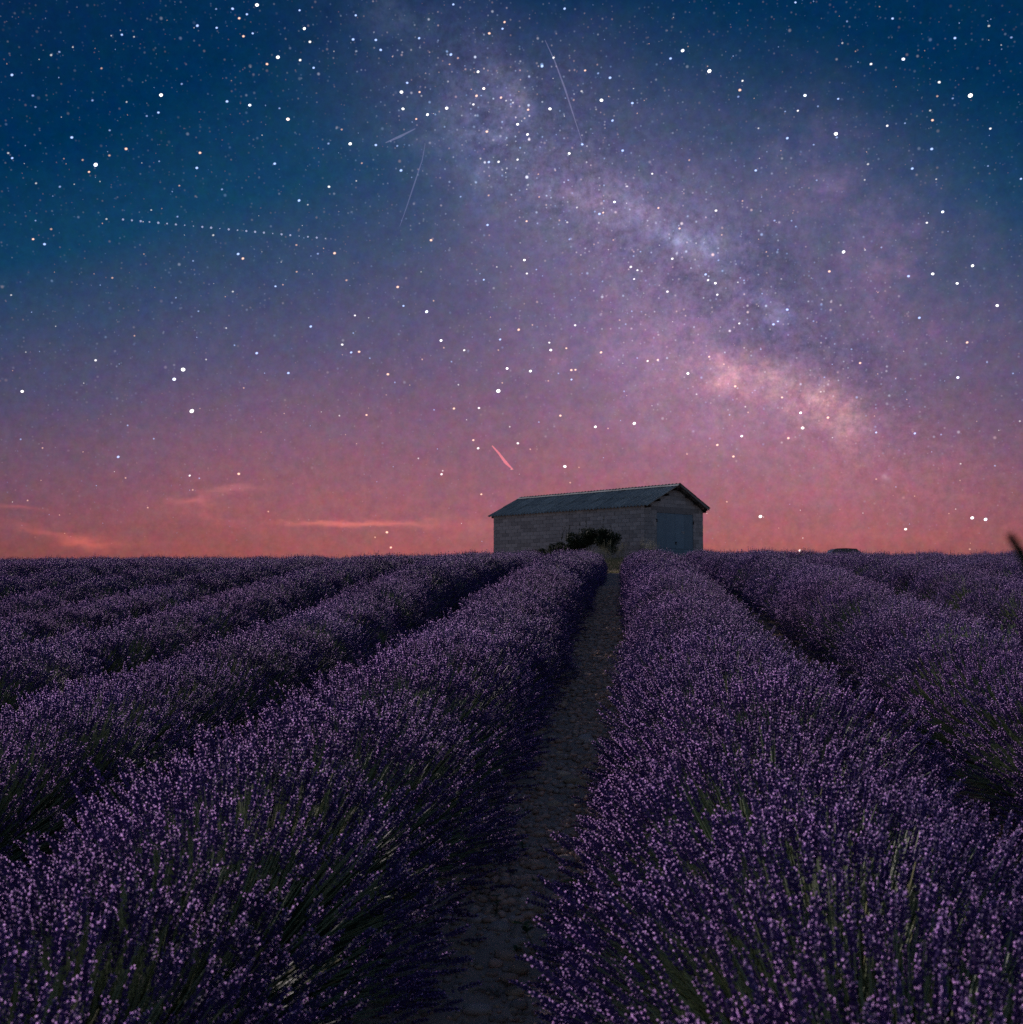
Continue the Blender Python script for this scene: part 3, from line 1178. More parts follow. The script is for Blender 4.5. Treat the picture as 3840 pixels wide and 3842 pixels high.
def sheet_mesh(length):
    waves, per = 4, 8
    n = waves * per
    V, F = [], []
    for k in range(n + 1):
        y = -0.02 + (sw + 0.04) * k / n
        h = 0.036 * math.cos(2 * math.pi * k / per)
        for s_, o_ in ((0, 0.0), (length, 0.0), (0, -0.008), (length, -0.008)):
            V.append((s_, y, h + o_))
    for k in range(n):
        a = k * 4
        F += [(a, a + 1, a + 5, a + 4), (a + 2, a + 6, a + 7, a + 3), (a, a + 4, a + 6, a + 2), (a + 1, a + 3, a + 7, a + 5)]
    return np_mesh('roof_sheet', V, F, [M_roof], smooth=False)


half = SL_LEN / 2 + 0.07
SHEET = sheet_mesh(half)
roof = empty('roof', (0, 0, 0))
roof.parent = barn
for side in (0, 1):
    for r_ in (0, 1):
        for k in range(NS):
            o = link('roof_sheet', SHEET, roof)
            # local x climbs the slope from the eave
            s0 = 0.0 if r_ == 0 else SL_LEN - half
            up = 0.045 + 0.018 * r_ + random.uniform(0, .006)
            if side == 0:
                ex, ez = -OVE, WH - OVE * SLOPE
                o.rotation_euler = (0, -pitch + random.gauss(0, .002), 0)
                px_ = ex + s0 * math.cos(pitch) - up * math.sin(pitch)
                o.location = (px_, -OVF + k * sw, ez + 0.045 + s0 * math.sin(pitch) + up * math.cos(pitch))
            else:
                ex, ez = BW + 0.08, WH - 0.08 * SLOPE
                o.rotation_euler = (0, -pitch + random.gauss(0, .002), math.pi)
                px_ = ex - s0 * math.cos(pitch) + up * math.sin(pitch)
                o.location = (px_, -OVF + (k + 1) * sw, ez + 0.045 + s0 * math.sin(pitch) + up * math.cos(pitch))
NR = 12
rw = (BL + OVG + OVF) / NR
for k in range(NR):
    m = MB()
    y0, y1 = -OVF + k * rw, -OVF + (k + 1) * rw + 0.05
    z = RH + 0.158 + 0.006 * (k % 2)
    for sg in (-1, 1):
        m.extrude([(BW / 2, y0, z), (BW / 2 + sg * 0.24, y0, z - 0.24 * SLOPE), (BW / 2 + sg * 0.24, y0, z - 0.24 * SLOPE - 0.02), (BW / 2, y0, z - 0.02)], (0, y1 - y0, 0))
    m.tube([(BW / 2, y0, z - .01), (BW / 2, y1, z - .01)], 0.025, 8)
    m.build('ridge_cap', M_roof, roof)
for x in (0.02, 0.75, 1.42, 2.12, 2.48, 3.18, 3.85, 4.52):
    zc = WH + min(x, BW - x) * SLOPE
    m = MB()
    m.box(x - 0.04, x + 0.04, -0.36, BL + 0.22, zc - 0.11, zc + 0.01)
    m.build('purlin', M_timber, roof)
m = MB()                                           # barge board on the right slope
m.extrude([(BW / 2 + .05, -0.40, RH + .02), (BW + .06, -0.40, WH - 0.05), (BW + .06, -0.40, WH + 0.05), (BW / 2 + .05, -0.40, RH + .10)], (0, 0.03, 0))
m.build('barge_board', M_lintel, roof)
m = MB()
m.box(BW + 0.005, BW + 0.045, -0.20, 0.1, WH - 0.16, WH - 0.03)
m.build('gutter_end', M_timber, roof)


def rib_panel(x0, x1, z0, z1, y, n):
    m = MB()
    step = (x1 - x0) / n
    pts = []
    for k in range(n):
        xa = x0 + k * step
        pts += [(xa, 0.0), (xa + step * .35, 0.0), (xa + step * .5, -0.014), (xa + step * .85, -0.014)]
    pts.append((x1, 0.0))
    for p, q in zip(pts[:-1], pts[1:]):
        m.poly([(p[0], y + p[1], z0), (q[0], y + q[1], z0), (q[0], y + q[1], z1), (p[0], y + p[1], z1)])
    m.box(x0, x1, y + 0.002, y + 0.03, z0, z1)
    return m


DM = (DX0 + DX1) / 2
for a, b2 in ((DX0 + .02, DM - .012), (DM + .012, DX1 - .02)):
    fr = MB()
    fr.box(a, b2, 0.035, 0.06, 0.02, DH - .01)
    door = fr.build('door', M_iron, barn)
    mid = a + (b2 - a) * 0.5
    for (x0, x1) in ((a, mid - .006), (mid + .006, b2)):
        rib_panel(x0, x1, 0.70, DH - .012, 0.0, 9).build('door_panel', M_door, door)
        rib_panel(x0, x1, 0.03, 0.685, 0.0, 9).build('door_panel', M_door, door)
    hx = a if a < DM - 0.5 else b2
    sgn = -1 if hx == a else 1
    for hz in (0.45, 2.0):
        h = MB()
        h.box(min(hx, hx + sgn * .07), max(hx, hx + sgn * .07), -0.05, 0.03, hz, hz + 0.16)
        h.build('hinge', M_iron, door)
    if hx == a:
        h = MB()
        h.box(mid - 0.02, mid + 0.012, -0.022, -0.004, 0.72, DH - .02)
        h.build('seam_strip', M_door, door)
h = MB()
h.box(DM - 0.01, DM + 0.08, -0.06, -0.012, 0.98, 1.05)
h.tube([(DM + .035, -0.04, 1.0), (DM + .035, -0.04, 0.88)], 0.012)
h.build('handle', M_iron, barn)
h = MB()
h.box(DM + 0.50, DM + 0.74, -0.026, -0.016, 1.56, 1.60)
h.box(DM + 0.60, DM + 0.72, -0.026, -0.016, 1.49, 1.53)
h.build('pale_bracket', M_patch, barn)


# ------------------------------------------------------------------ bush, dry oats, weeds
def leaf_cloud(name, clumps, n, size, mats, seed, parent=None):
    r = np.random.default_rng(seed)
    c = np.array([q[:3] for q in clumps])
    rad = np.array([q[3:6] for q in clumps])
    w = rad.prod(1) ** 0.67
    bi = r.choice(len(clumps), n, p=w / w.sum())
    d = r.normal(size=(n, 3))
    d /= np.linalg.norm(d, axis=1, keepdims=True)
    rr = r.uniform(0.55, 1.08, n)[:, None]
    p = c[bi] + d * rad[bi] * rr
    nrm = d + r.normal(0, .6, (n, 3))
    nrm /= np.linalg.norm(nrm, axis=1, keepdims=True)
    a, b_ = frame(nrm)
    ang = r.uniform(0, 6.28, n)[:, None]
    a2 = a * np.cos(ang) + b_ * np.sin(ang)
    b2 = np.cross(nrm, a2)
    s = (r.uniform(.6, 1.3, n) * size)[:, None]
    V = np.stack([p - a2 * s, p + b2 * s * .5, p + a2 * s, p - b2 * s * .5], 1).reshape(-1, 3)
    F = np.arange(n * 4).reshape(-1, 4)
    return link(name, np_mesh(name, V, F, mats), parent)


def make_bush():
    bx, by = 3.72, 63.6
    g0 = float(gz_xy(bx, by))
    bush = empty('bush', (bx, by, g0))
    tag(bush, 'dark rounded bush with stray shoots against the long wall of the barn', 'bush')
    # clumps along the wall direction (left end is farther)
    du = Vector((-0.682, 0.731, 0))
    r = random.Random(3)
    cl = []
    for k in range(44):
        s = r.uniform(-1.75, 3.9)                   # + = towards the left
        top = 1.85 * max(0.2, 1 - (abs(s + 0.25) / 2.0) ** 2.4) if s < 1.0 else max(0.60, 1.35 - (s - 1.0) * 0.30)
        z = top * r.uniform(0.35, 0.80)
        p = du * s + Vector((0.3 * r.uniform(-1, 1), -0.35 + 0.35 * r.uniform(-1, 1), z))
        q = r.uniform(.26, .42) * (0.7 if s > 1.2 else 1)
        cl.append((p.x, p.y, p.z, q, q, min(q * .85, top - z + .1)))
    leaf_cloud('foliage', cl, 18000, 0.045, [M_bush], 11, bush)
    tr = MB()
    for k in range(9):
        s = r.uniform(-0.8, 1.4)
        e = du * s * 1.1 + Vector((0, -0.3, r.uniform(.7, 1.1)))
        tr.tube([(0, -0.3, -0.1), tuple(e * 0.5 + Vector((.05, 0, .1))), tuple(e)], 0.03, 5, r1=0.01)
    tr.build('branch', M_twig, bush)
    for (s, h, lean) in ((0.55, 2.02, .14), (0.02, 2.12, 0.0), (-1.08, 2.16, .1), (1.75, 1.72, .25), (-1.75, 1.66, -.16), (1.25, 1.8, .1)):
        b0 = du * s + Vector((0, -0.3, 0.9))
        m = MB()
        pts = [b0 + Vector((lean * q * q * .8, 0, (h - 0.9) * q)) for q in np.linspace(0, 1, 6)]
        m.tube(pts, 0.010, 4, r1=0.004)
        for k in range(46):
            q = r.uniform(.2, 1)
            p = b0 + Vector((lean * q * q * .8, 0, (h - 0.9) * q))
            d = Vector((r.uniform(-1, 1), r.uniform(-1, 1), r.uniform(-.2, .8))).normalized()
            w = d.orthogonal().normalized() * 0.02
            L = 0.075 * (1.15 - q * .5)
            m.poly([p, p + d * L * .5 + w, p + d * L, p + d * L * .5 - w])
        m.build('shoot', M_bush, bush)


make_bush()


def oat_tuft(n, h, spread, seed, mt=None):
    r = np.random.default_rng(seed)
    th = r.uniform(0, 6.28, n)
    rad = spread * np.sqrt(r.random(n))
    b0 = np.stack([rad * np.cos(th), rad * np.sin(th), np.zeros(n)], 1)
    hh = h * r.uniform(.6, 1.1, n)
    lean = r.normal(0, .16, (n, 2)) * hh[:, None]
    tip = b0 + np.concatenate([lean, hh[:, None]], 1)
    mid = (b0 + tip) / 2 - np.concatenate([lean * .18, np.zeros((n, 1))], 1)
    V1, F1 = tubes(np.stack([b0, mid, tip], 1), 0.0035, 0.002)
    # oat grains hanging about the upper third
    m = 14
    q = r.uniform(.6, 1.02, (n, m, 1))
    p = b0[:, None] * (1 - q) ** 2 + 2 * mid[:, None] * q * (1 - q) + tip[:, None] * q ** 2 + r.normal(0, .022, (n, m, 3))
    p = p.reshape(-1, 3)
    s = 0.012
    V2 = np.stack([p + np.array([0, 0, s]), p + np.array([s * .45, 0, -s * .2]), p + np.array([-s * .3, s * .4, -s * .2]), p + np.array([0, 0, -s * 1.3])], 1).reshape(-1, 3)
    F2 = (np.array([[0, 1, 2], [0, 2, 1], [3, 2, 1]])[None] + (len(V1) + 4 * np.arange(len(p)))[:, None, None]).reshape(-1, 3)
    return np_mesh('dry_oats', np.concatenate([V1, V2]), np.concatenate([F1, F2]), [mt or M_oat])


OATS = [oat_tuft(26, .78, .20, 60 + i) for i in range(4)]
oat_list = [(2262, 60.5, 1.15, 'dry oat tuft between the bush and the barn corner, next to the bush'),
            (2285, 61.5, 1.25, 'tall pale dry oat tuft midway between the bush and the barn corner'),
            (2312, 61.8, 1.4, 'tallest pale dry oat tuft against the long wall right of the bush'),
            (2332, 60.8, 1.2, 'dry oat tuft against the long wall just left of the lavender crest'),
            (2408, 60.8, 1.2, 'dry oat tuft standing at the near corner of the barn'),
            (2430, 61.2, 1.35, 'dry oat tuft in front of the barn corner left of the blue doors'),
            (2452, 60.5, 1.15, 'dry oat tuft just left of the blue barn doors'),
            (2232, 58.5, .75, 'short dry oat tuft in front of the dark bush')]
for k, (sx, yy, sc, lab) in enumerate(oat_list):
    x = (sx - 1920) / FPX * yy
    o = link('dry_oats', OATS[k % 4])
    o.location = (x, yy, float(gz_xy(x, yy)) - 0.02)
    o.rotation_euler = (0, 0, k * 1.1)
    o.scale = (sc, sc, sc)
    tag(o, lab, 'grass tuft', 'dry oat tufts by the barn')


def grass_mass(name, x0, x1, y0, y1, n, h, mt, seed):
    r = np.random.default_rng(seed)
    y = r.uniform(y0, y1, n)
    x = r.uniform(x0, x1, n) * y / y0
    z = gz_xy(x, y)
    b0 = np.stack([x, y, z - 0.02], 1)
    hh = h * r.uniform(.4, 1.15, n)
    d = np.concatenate([r.normal(0, .35, (n, 2)), np.ones((n, 1))], 1) * hh[:, None]
    w = r.normal(size=(n, 3)) * np.array([1, 1, 0])
    w = w / np.linalg.norm(w, axis=1, keepdims=True) * 0.008
    V = np.stack([b0 - w, b0 + w, b0 + d], 1).reshape(-1, 3)
    F = np.arange(n * 3).reshape(-1, 3)
    return tag(link(name, np_mesh(name, V, F, [mt])), kind='stuff')


grass_mass('dry_grass', -4, 9, 43, 62, 26000, 0.26, mat('rough_grass', (0.045, 0.058, 0.034), 0.8, .2, noise=1, var=.4, trans=.25), 5)
xg, yg = lt_xy(PATH_L, 41.2)
grass_mass('low_yellow_grass', float(xg) - .55, float(xg) + .5, float(yg), float(yg) + 0.7, 900, 0.10, M_ygrass, 6)


TUFT = oat_tuft(45, .62, .16, 91, M_stem)
for k, (sx, sy, tt, lab) in enumerate([
        (3650, 2330, 8.6, 'pale wild grass tuft growing out of the dark rows near the right edge'),
        (3560, 2300, 9.4, 'smaller wild grass tuft in the dark rows, left of the right-edge tuft')]):
    x = (sx - 1920) / FPX * tt
    o = link('wild_grass', TUFT)
    o.location = (x, tt, float(gz_xy(x, tt)))
    o.rotation_euler = (0, 0, k * 2.0)
    o.scale = (1.1 - .2 * k, 1.1 - .2 * k, 1.12 - .15 * k)
    tag(o, lab, 'grass tuft', 'wild grass in the right-hand rows')


def leaf_blade(m, p, d, L, w, droop=.25):
    d = Vector(d).normalized()
    s = d.cross(Vector((0, 0, 1)))
    s = s.normalized() if s.length > .05 else Vector((1, 0, 0))
    p = Vector(p)
    c = p + d * L * .5
    e = p + d * L - Vector((0, 0, L * droop))
    q1, q2 = p + d * L * .25, p + d * L * .75 - Vector((0, 0, L * droop * .5))
    up = Vector((0, 0, w * .25))
    m.poly([p, q1 + s * w * .7 + up, q1]); m.poly([p, q1, q1 - s * w * .7 + up])
    m.poly([q1, q1 + s * w * .7 + up, q2 + s * w * .6 + up, q2]); m.poly([q1, q2, q2 - s * w * .6 + up, q1 - s * w * .7 + up])
    m.poly([q2, q2 + s * w * .6 + up, e]); m.poly([q2, e, q2 - s * w * .6 + up])


def weed(base_px, h, stems, leaves, size, label, seed, lean=0.0):
    p = px_ground(*base_px)
    r = random.Random(seed)
    root = empty('weed', (p.x, p.y, float(gz_xy(p.x, p.y)) + 0.015))
    tag(root, label, 'weed')
    for s in range(stems):
        a = r.uniform(0, 6.28)
        L = lean + r.uniform(-.1, .1)
        hh = h * r.uniform(.75, 1.0) if s else h
        tip = Vector((math.cos(a) * .04 + L * hh, math.sin(a) * .03, hh))
        m = MB()
        m.tube([(0, 0, 0), tuple(tip * .5 + Vector((.004, 0, 0))), tuple(tip)], 0.0022, 5, r1=0.0014)
        st = m.build('stem', M_weed, root)
        for k in range(leaves):
            q = 1.0 if k < leaves * .6 else r.uniform(.35, .9)
            m = MB()
            an = 6.28 * k / max(1, leaves) * 1.6 + r.uniform(-.3, .3)
            leaf_blade(m, tip * q, (math.cos(an), math.sin(an), r.uniform(.1, .7)), size * r.uniform(.7, 1.1), size * .36)
            m.build('leaf', M_weed, root)


weed((2128, 3452), 0.125, 1, 7, 0.045, 'upright green weed with broad leaves at the right edge of the stony path', 1, -.1)
weed((2024, 3628), 0.15, 2, 6, 0.042, 'two-stemmed green weed in the middle of the near stony path', 2, -.1)
weed((1860, 3455), 0.07, 1, 6, 0.025, 'small weed at the left edge of the near path beside lavender', 3)
weed((1960, 3225), 0.045, 2, 6, 0.028, 'low dark weed on the upper near path below the lavender tips', 4)
weed((2098, 3488), 0.03, 1, 4, 0.025, 'tiny bright green seedling beside the large smooth stone', 5)
weed((1925, 3610), 0.04, 1, 5, 0.028, 'low weed beside the upright dark stone on the path', 6)
weed((2013, 3345), 0.05, 1, 5, 0.026, 'small upright weed in the middle of the path above the long stone', 7)


def twigs():
    for pts, r_, lab, nm in (
            ([(1915, 3540), (1945, 3495), (1977, 3450)], .0022, 'pale dry straw lying diagonally on the stony path', 'dry_straw'),
            ([(1905, 3240), (1920, 3340), (1965, 3410), (2005, 3480)], .0016, 'long thin dark vine trailing down the left of the path', 'dead_vine'),
            ([(1985, 3415), (2015, 3350), (2040, 3300)], .0015, 'thin dark vine reaching up and right across the path', 'dead_vine')):
        m = MB()
        P = []
        for k, q in enumerate(pts):
            p = px_ground(*q)
            P.append((p.x, p.y, float(gz_xy(p.x, p.y)) + 0.03 + 0.008 * (k % 2)))
        m.tube(P, r_, 5, r1=r_ * .5)
        o = m.build(nm, M_oat if nm == 'dry_straw' else M_twig)
        tag(o, lab, 'straw' if nm == 'dry_straw' else 'vine')
    p = px_ground(1868, 3765)
    m = MB()
    r = random.Random(9)
    for k in range(16):
        a = r.uniform(0, 6.28)
        q = [Vector((0, 0, 0.0))]
        for s in range(3):
            q.append(q[-1] + Vector((math.cos(a) * .028, math.sin(a) * .028, .022 - .014 * s)))
            a += r.uniform(-.9, .9)
        m.tube(q, .0014, 4, r1=.0008)
    o = m.build('dead_twigs', M_twig, loc=(p.x, p.y, float(gz_xy(p.x, p.y)) + .02))
    tag(o, 'tangle of dark dead twigs on the bare soil at the bottom of the path', 'twigs')


twigs()


# tall grass head close to the lens at the right edge
def near_head():
    d = px_dir(3832, 2088)
    p = d * (0.80 / d.y)
    gx, gy = p.x + 0.16, p.y + 0.10
    gzv = float(gz_xy(gx, gy))
    root = empty('tall_grass_stalk', (gx, gy, gzv))
    tag(root, 'blurred dark seed head leaning in at the right edge of the horizon', 'grass stalk')
    mid = Vector((p.x - gx, p.y - gy, p.z - gzv))
    ax = Vector((-.55, 0, 1)).normalized()
    foot = mid - ax * .012
    m = MB()
    m.tube([Vector((0, 0, 0)), Vector((.03, 0, .6)), Vector((.03, 0, 1.2)), foot + Vector((.04, 0, -.07)), foot + Vector((.012, 0, -.02)), foot], .0022, 5, r1=.001)
    m.build('stem', M_stem, root)
    r = random.Random(4)
    m = MB()
    for k in range(40):                            # grains packed round the top of the stem
        q = k / 39
        a = k * 2.4
        c = foot + ax * (.026 * q)
        o_ = Vector((math.cos(a), math.sin(a), .9)).normalized()
        L = .0062 * (1 - .45 * q)
        m.tube([c, c + o_ * L * .5, c + o_ * L], .0019, 4, r1=.0008)
    m.build('seed_head', M_bush, root)


near_head()


# ------------------------------------------------------------------ parked car beyond the crest
def make_car():
    y = 110.0
    x = (3162 - 1920) / FPX * y
    car = empty('parked_car', (x, y, 3.06), math.radians(4))
    tag(car, 'dark parked car with only its roof and windows showing above the lavender horizon', 'car')
    prof_ = [(-2.1, .35), (-2.15, .75), (-1.95, .93), (-1.25, 1.02), (-.95, 1.35), (-.7, 1.47), (.1, 1.52), (.85, 1.49), (1.15, 1.42),
             (1.75, .98), (2.12, .92), (2.16, .5), (2.1, .35)]
    low_ = [(-2.1, .35), (-2.15, .75), (-1.95, .93), (-1.3, 1.0), (1.72, .97), (2.12, .92), (2.16, .5), (2.1, .35)]
    m = MB()
    m.extrude([(a, -.85, b_) for a, b_ in low_], (0, 1.7, 0))
    m.build('body', M_paint, car)
    m = MB()
    cab = [(-1.3, 1.002), (-.98, 1.37), (-.7, 1.44), (.1, 1.455), (.9, 1.44), (1.12, 1.38), (1.7, 0.972)]
    m.extrude([(a, -.72, b_) for a, b_ in cab], (0, 1.44, 0))
    m.build('cabin', M_glass, car)
    m = MB()
    m.extrude([(-1.0, -.74, 1.39), (-.7, -.74, 1.445), (1.0, -.74, 1.44), (1.12, -.74, 1.40), (1.0, -.74, 1.47), (.1, -.74, 1.515), (-.7, -.74, 1.49)], (0, 1.48, 0))
    m.build('roof', M_paint, car)
    for xp, w in ((-.35, .09), (.55, .08)):
        m = MB()
        m.box(xp - w / 2, xp + w / 2, -.735, .735, 1.0, 1.445)
        m.build('pillar', M_paint, car)
    for xp, x2 in ((-1.32, -.95), (1.7, 1.08)):
        m = MB()
        for sy in (-.74, .68):
            m.extrude([(xp, sy, 1.0), (xp + .12 * (1 if xp < 0 else -1), sy, 1.0), (x2 + .1 * (1 if xp < 0 else -1), sy, 1.42), (x2, sy, 1.40)], (0, .06, 0))
        m.build('pillar', M_paint, car)
    for wx in (-1.3, 1.35):
        for wy in (-.86, .66):
            m = MB()
            m.tube([(wx, wy, .32), (wx, wy + .2, .32)], .32, 18)
            wheel = m.build('wheel', M_tyre, car)
            m = MB()
            m.tube([(wx, wy - .005, .32), (wx, wy + .205, .32)], .19, 12)
            m.build('rim', M_rim, wheel)
    for wy in (-.6, .6):
        m = MB()
        m.box(-2.17, -2.1, wy - .16, wy + .16, .68, .82)
        m.build('headlight', M_rim, car)
        m = MB()
        m.box(2.1, 2.175, wy - .16, wy + .16, .7, .84)
        m.build('taillight', M_lamp, car)


make_car()

# ------------------------------------------------------------------ stars, meteors, satellites
A = (0.9943, 0, 0.9943, 0); Bc = (.8286, 1400, .8286, 0); Cc = (.8493, 2200, .8493, 600)
Dc_ = (.725, 0, .725, 1200); Ec = (.6214, 1200, .6214, 1000); Fc = (.4868, 2900, .4868, 0)
STARS = [
(A, "970,18,3w 878,32,2b 932,53,2b 903,68,2o 816,33,1b 745,96,2b 818,104,2b 460,130,2b 506,138,1w 919,136,2o 954,125,2b 1131,38,2b 1149,107,3w 1343,57,2b 1170,157,2w 1049,215,3w 1133,226,2w 1008,241,2o 1184,255,2b 1333,148,2b 275,177,1w 224,195,1b 193,207,1w 383,257,1o 45,282,2b 608,358,3w 857,382,2b 943,396,3b 598,424,2b 1055,408,1b 1087,449,3o 1290,488,1o 554,437,1b 478,384,1w 686,316,1b 349,378,1b 134,403,1b 124,360,1b 414,491,1b 271,518,2b 476,561,2o 413,586,1o 312,603,1o 361,621,4b 336,648,2o 31,577,1w 46,596,2b 755,576,2o 743,633,2b 601,608,1b 1037,617,2b 1240,541,1b 1322,542,3w 1242,704,2w 1345,682,1w 1366,615,1o 226,704,1b 136,691,1w 677,700,1o 838,714,1b 1129,756,2b 1162,772,1w 571,792,1w 670,817,1b 125,902,2o 168,921,2b 193,864,1o 134,832,1b 402,826,1w 899,958,2b 917,975,2o 1263,955,2o 1119,924,1o 729,984,1b 805,887,1w 1040,1080,2b 1068,1074,1o 879,1100,1w 1120,1025,1o 1200,957,1b 1308,1057,1o 664,1123,1b 749,1174,1b 1340,1190,2w 42,1113,1w 424,1048,1o"),
(Bc, "364,19,2b 209,172,2b 596,99,2o 587,129,2b 527,150,2o 868,38,2b 13,180,2b 35,225,2b 353,246,2b 385,262,1o 347,290,1o 476,324,3w 155,374,2b 129,416,3w 211,416,2o 502,400,3o 469,433,2o 490,432,1b 136,492,3w 334,489,3w 247,518,3w 196,538,2o 455,472,2w 580,441,2o 603,455,1w 634,464,1w 703,496,2o 802,492,3w 655,562,3w 700,608,3w 766,299,2b 818,260,2w 961,318,2o 1020,331,1b 1074,351,2b 1035,453,3w 1175,466,2b 945,412,1w 1085,545,2b 948,653,2b 889,694,3w 1131,681,2b 655,722,2w 569,732,2w 525,733,2b 127,771,2b 110,660,1b 13,656,2b 516,595,2o 749,788,1o 885,815,1b 524,884,1o 397,890,1b 753,891,1o 1094,914,3b 1043,962,2o 1026,968,2b 924,939,1w 1293,941,2o 1265,786,2w 1152,843,1w 1403,228,3b 1348,264,2b 1524,321,4w 1674,365,2w 1662,407,2o 1655,437,1b 1734,771,2b 1877,625,2b 1914,10,2b 1433,724,1o 1554,953,2w 1674,909,1o 1389,1034,2o 1782,1140,1o 1356,1171,2w 1212,1139,1b 1168,1208,2w 1198,1223,2w 1183,1263,2w 1334,1320,2w 1507,1242,2b 1518,1268,2w 1551,1282,3w 1681,1269,1b 1653,1278,1w 686,1177,3w 697,1238,2w 561,1208,1w 502,1266,2b 263,1087,2o 696,1001,2o 519,1018,2b 880,1006,1w 112,1299,2o 740,1220,1b 890,1083,1b 1089,1086,1o 1565,1178,1b 1819,998,1b 1746,580,1w 1580,1063,1o"),
(Fc, "181,17,3b 925,141,2b 1406,292,2b 1008,454,3b 759,492,2w 250,734,3b 506,760,2b 195,852,2w 97,858,1b 1285,632,2w 1270,740,1o 1525,735,4w 1389,757,1b 488,1030,4w 495,1058,1b 115,1063,2b 1233,925,2o 884,968,2w 1021,948,1b 1679,990,2w 1227,1147,2b 1077,1298,2b 736,1264,1w 1661,1278,1b 1915,1377,2b 1262,1380,1w 317,1114,1b 1668,198,1w 1841,287,1b 1215,850,1w 350,818,1b 340,1388,1b 574,163,1b 710,1385,1w 538,330,1w"),
(Cc, "692,181,2o 574,223,2w 320,212,2w 124,186,3b 1576,229,3b 1506,277,2w 413,302,2o 834,267,2b 908,268,1b 927,294,1b 1138,406,3w 1233,397,1w 1305,386,1b 796,406,2o 240,406,1b 381,437,2w 584,440,1b 571,545,3w 538,530,2b 527,507,1b 359,581,3w 580,595,2w 1075,492,2o 1425,513,2b 1532,503,3w 1640,545,3w 1708,467,3w 1817,643,3w 1473,697,2b 697,532,1b 778,590,1b 889,661,2b 677,722,2w 1005,712,1b 848,713,2b 828,726,2b 772,836,1b 1173,836,1b 544,869,2o 66,850,2o 226,875,1b 272,888,2w 317,883,2o 450,943,3w 609,902,1o 1211,897,2o 1684,806,2o 1643,961,3b 1053,960,1b 659,1000,2o 866,1049,2o 1037,1024,1w 168,1022,1b 488,1035,1w 948,1117,3w 957,1184,3w 1069,1138,2o 704,1090,1w 716,1115,1o 634,1126,1b 1282,1204,2b 1569,1213,1b 894,1229,2o 688,1220,3w 41,1179,3w 213,1164,3w 97,1186,1o 580,1259,2o 651,1310,2o 446,1299,1o 1807,1351,1b 1655,1342,1w 1887,943,1b 1917,1154,1w 1772,893,1b 1282,1410,1o 622,1510,1o 1453,1208,2b 148,707,1o 175,725,1b 202,668,1b"),
(Ec, "506,237,2b 646,272,3b 688,206,1o 214,296,2w 203,401,1b 136,471,2w 190,518,2b 238,514,2o 303,553,1b 733,446,3w 750,490,1o 873,505,2w 1090,440,2b 1091,378,1b 1079,504,1o 1202,381,2o 1543,354,2w 1812,323,2w 1848,346,2b 1285,352,1o 1387,459,2w 1396,504,3w 1490,493,2o 1699,517,2o 1132,615,3w 1273,631,3w 1520,625,2o 1545,623,2o 1442,645,1b 1521,682,2b 1381,690,1o 1079,751,4w 1103,702,1o 1839,752,2b 412,650,2o 454,699,1b 796,574,1b 619,560,1o 838,713,1w 283,896,2o 119,900,1w 811,857,2o 691,865,1b 962,854,2w 1454,900,2o 1324,939,1b 1148,967,1w 928,1048,2o 957,1097,2w 1197,1067,2w 1272,1103,1o 596,1158,1w 736,1254,2w 743,1233,1w 1481,1207,3w 1513,1305,1o"),
(Dc_, "948,257,4w 902,307,3b 993,472,4w 115,370,3w 612,709,2b 220,663,1o 495,209,2w 696,82,1o 1067,205,1w 1214,131,1b 1329,172,2b 1493,275,2b 1171,42,1w 1609,34,2b 661,546,1b 796,615,1b 982,806,2w 1032,820,1b 1236,797,2o 765,972,1o 998,880,1o 650,818,1o 143,935,1o 107,618,1b 1262,352,1o 1389,992,1o"),
((.984, 0, .984, 1700), "1476,302,2o 1431,321,1o 1491,360,2o 1836,157,2o"),
((.6422, 2600, .6422, 1900), "396,59,3w 1245,133,3o 627,258,3o 1634,67,3w 1712,76,3b 1620,250,1o"),
]
RSKY = 4000.0
sky_root = empty('sky', (0, 0, 0))
tag(sky_root, kind='structure')
lst = []
for (kx, ox, ky, oy), s_ in STARS:
    for q in s_.split():
        a, b2, c2 = q.split(',')
        x, y = float(a) * kx + ox, float(b2) * ky + oy
        if any((x - u) ** 2 + (y - v_) ** 2 < 13 ** 2 for u, v_, _, _ in lst):
            continue
        lst.append((x, y, int(c2[0]), c2[1]))
lst.sort(key=lambda q: -q[2])
SCOL = {'w': (1.0, 0.95, 0.93), 'b': (0.42, 0.56, 1.0), 'o': (1.0, 0.58, 0.40)}
SMAT = {}
for cc in 'wbo':
    for sz in (1, 2, 3, 4):
        SMAT[cc, sz] = emit('star_glow', SCOL[cc] if sz < 3 else tuple(.45 * q + .55 for q in SCOL[cc]), {1: 0.24, 2: 0.58, 3: 1.3, 4: 2.2}[sz], add=True, soft=1.5)
SRAD = {1: 4.0, 2: 4.9, 3: 5.6, 4: 7.0}
V, F = ICO2
SME = {k: np_mesh('star', V * np.array([1.12, 1, 0.92]) * RSKY * SRAD[k[1]] / FPX, F, [m_], smooth=True) for k, m_ in SMAT.items()}
rest_V, rest_F, rest_M = [], [], []
bi = 0
VI, FI = ICO1


def add_rest(x, y, r, mi):
    global bi
    p = px_dir(x, y) * RSKY
    rest_V.append(VI * (r * RSKY / FPX) + np.array(p))
    rest_F.append(FI + bi)
    rest_M.append(np.full(len(FI), mi))
    bi += len(VI)


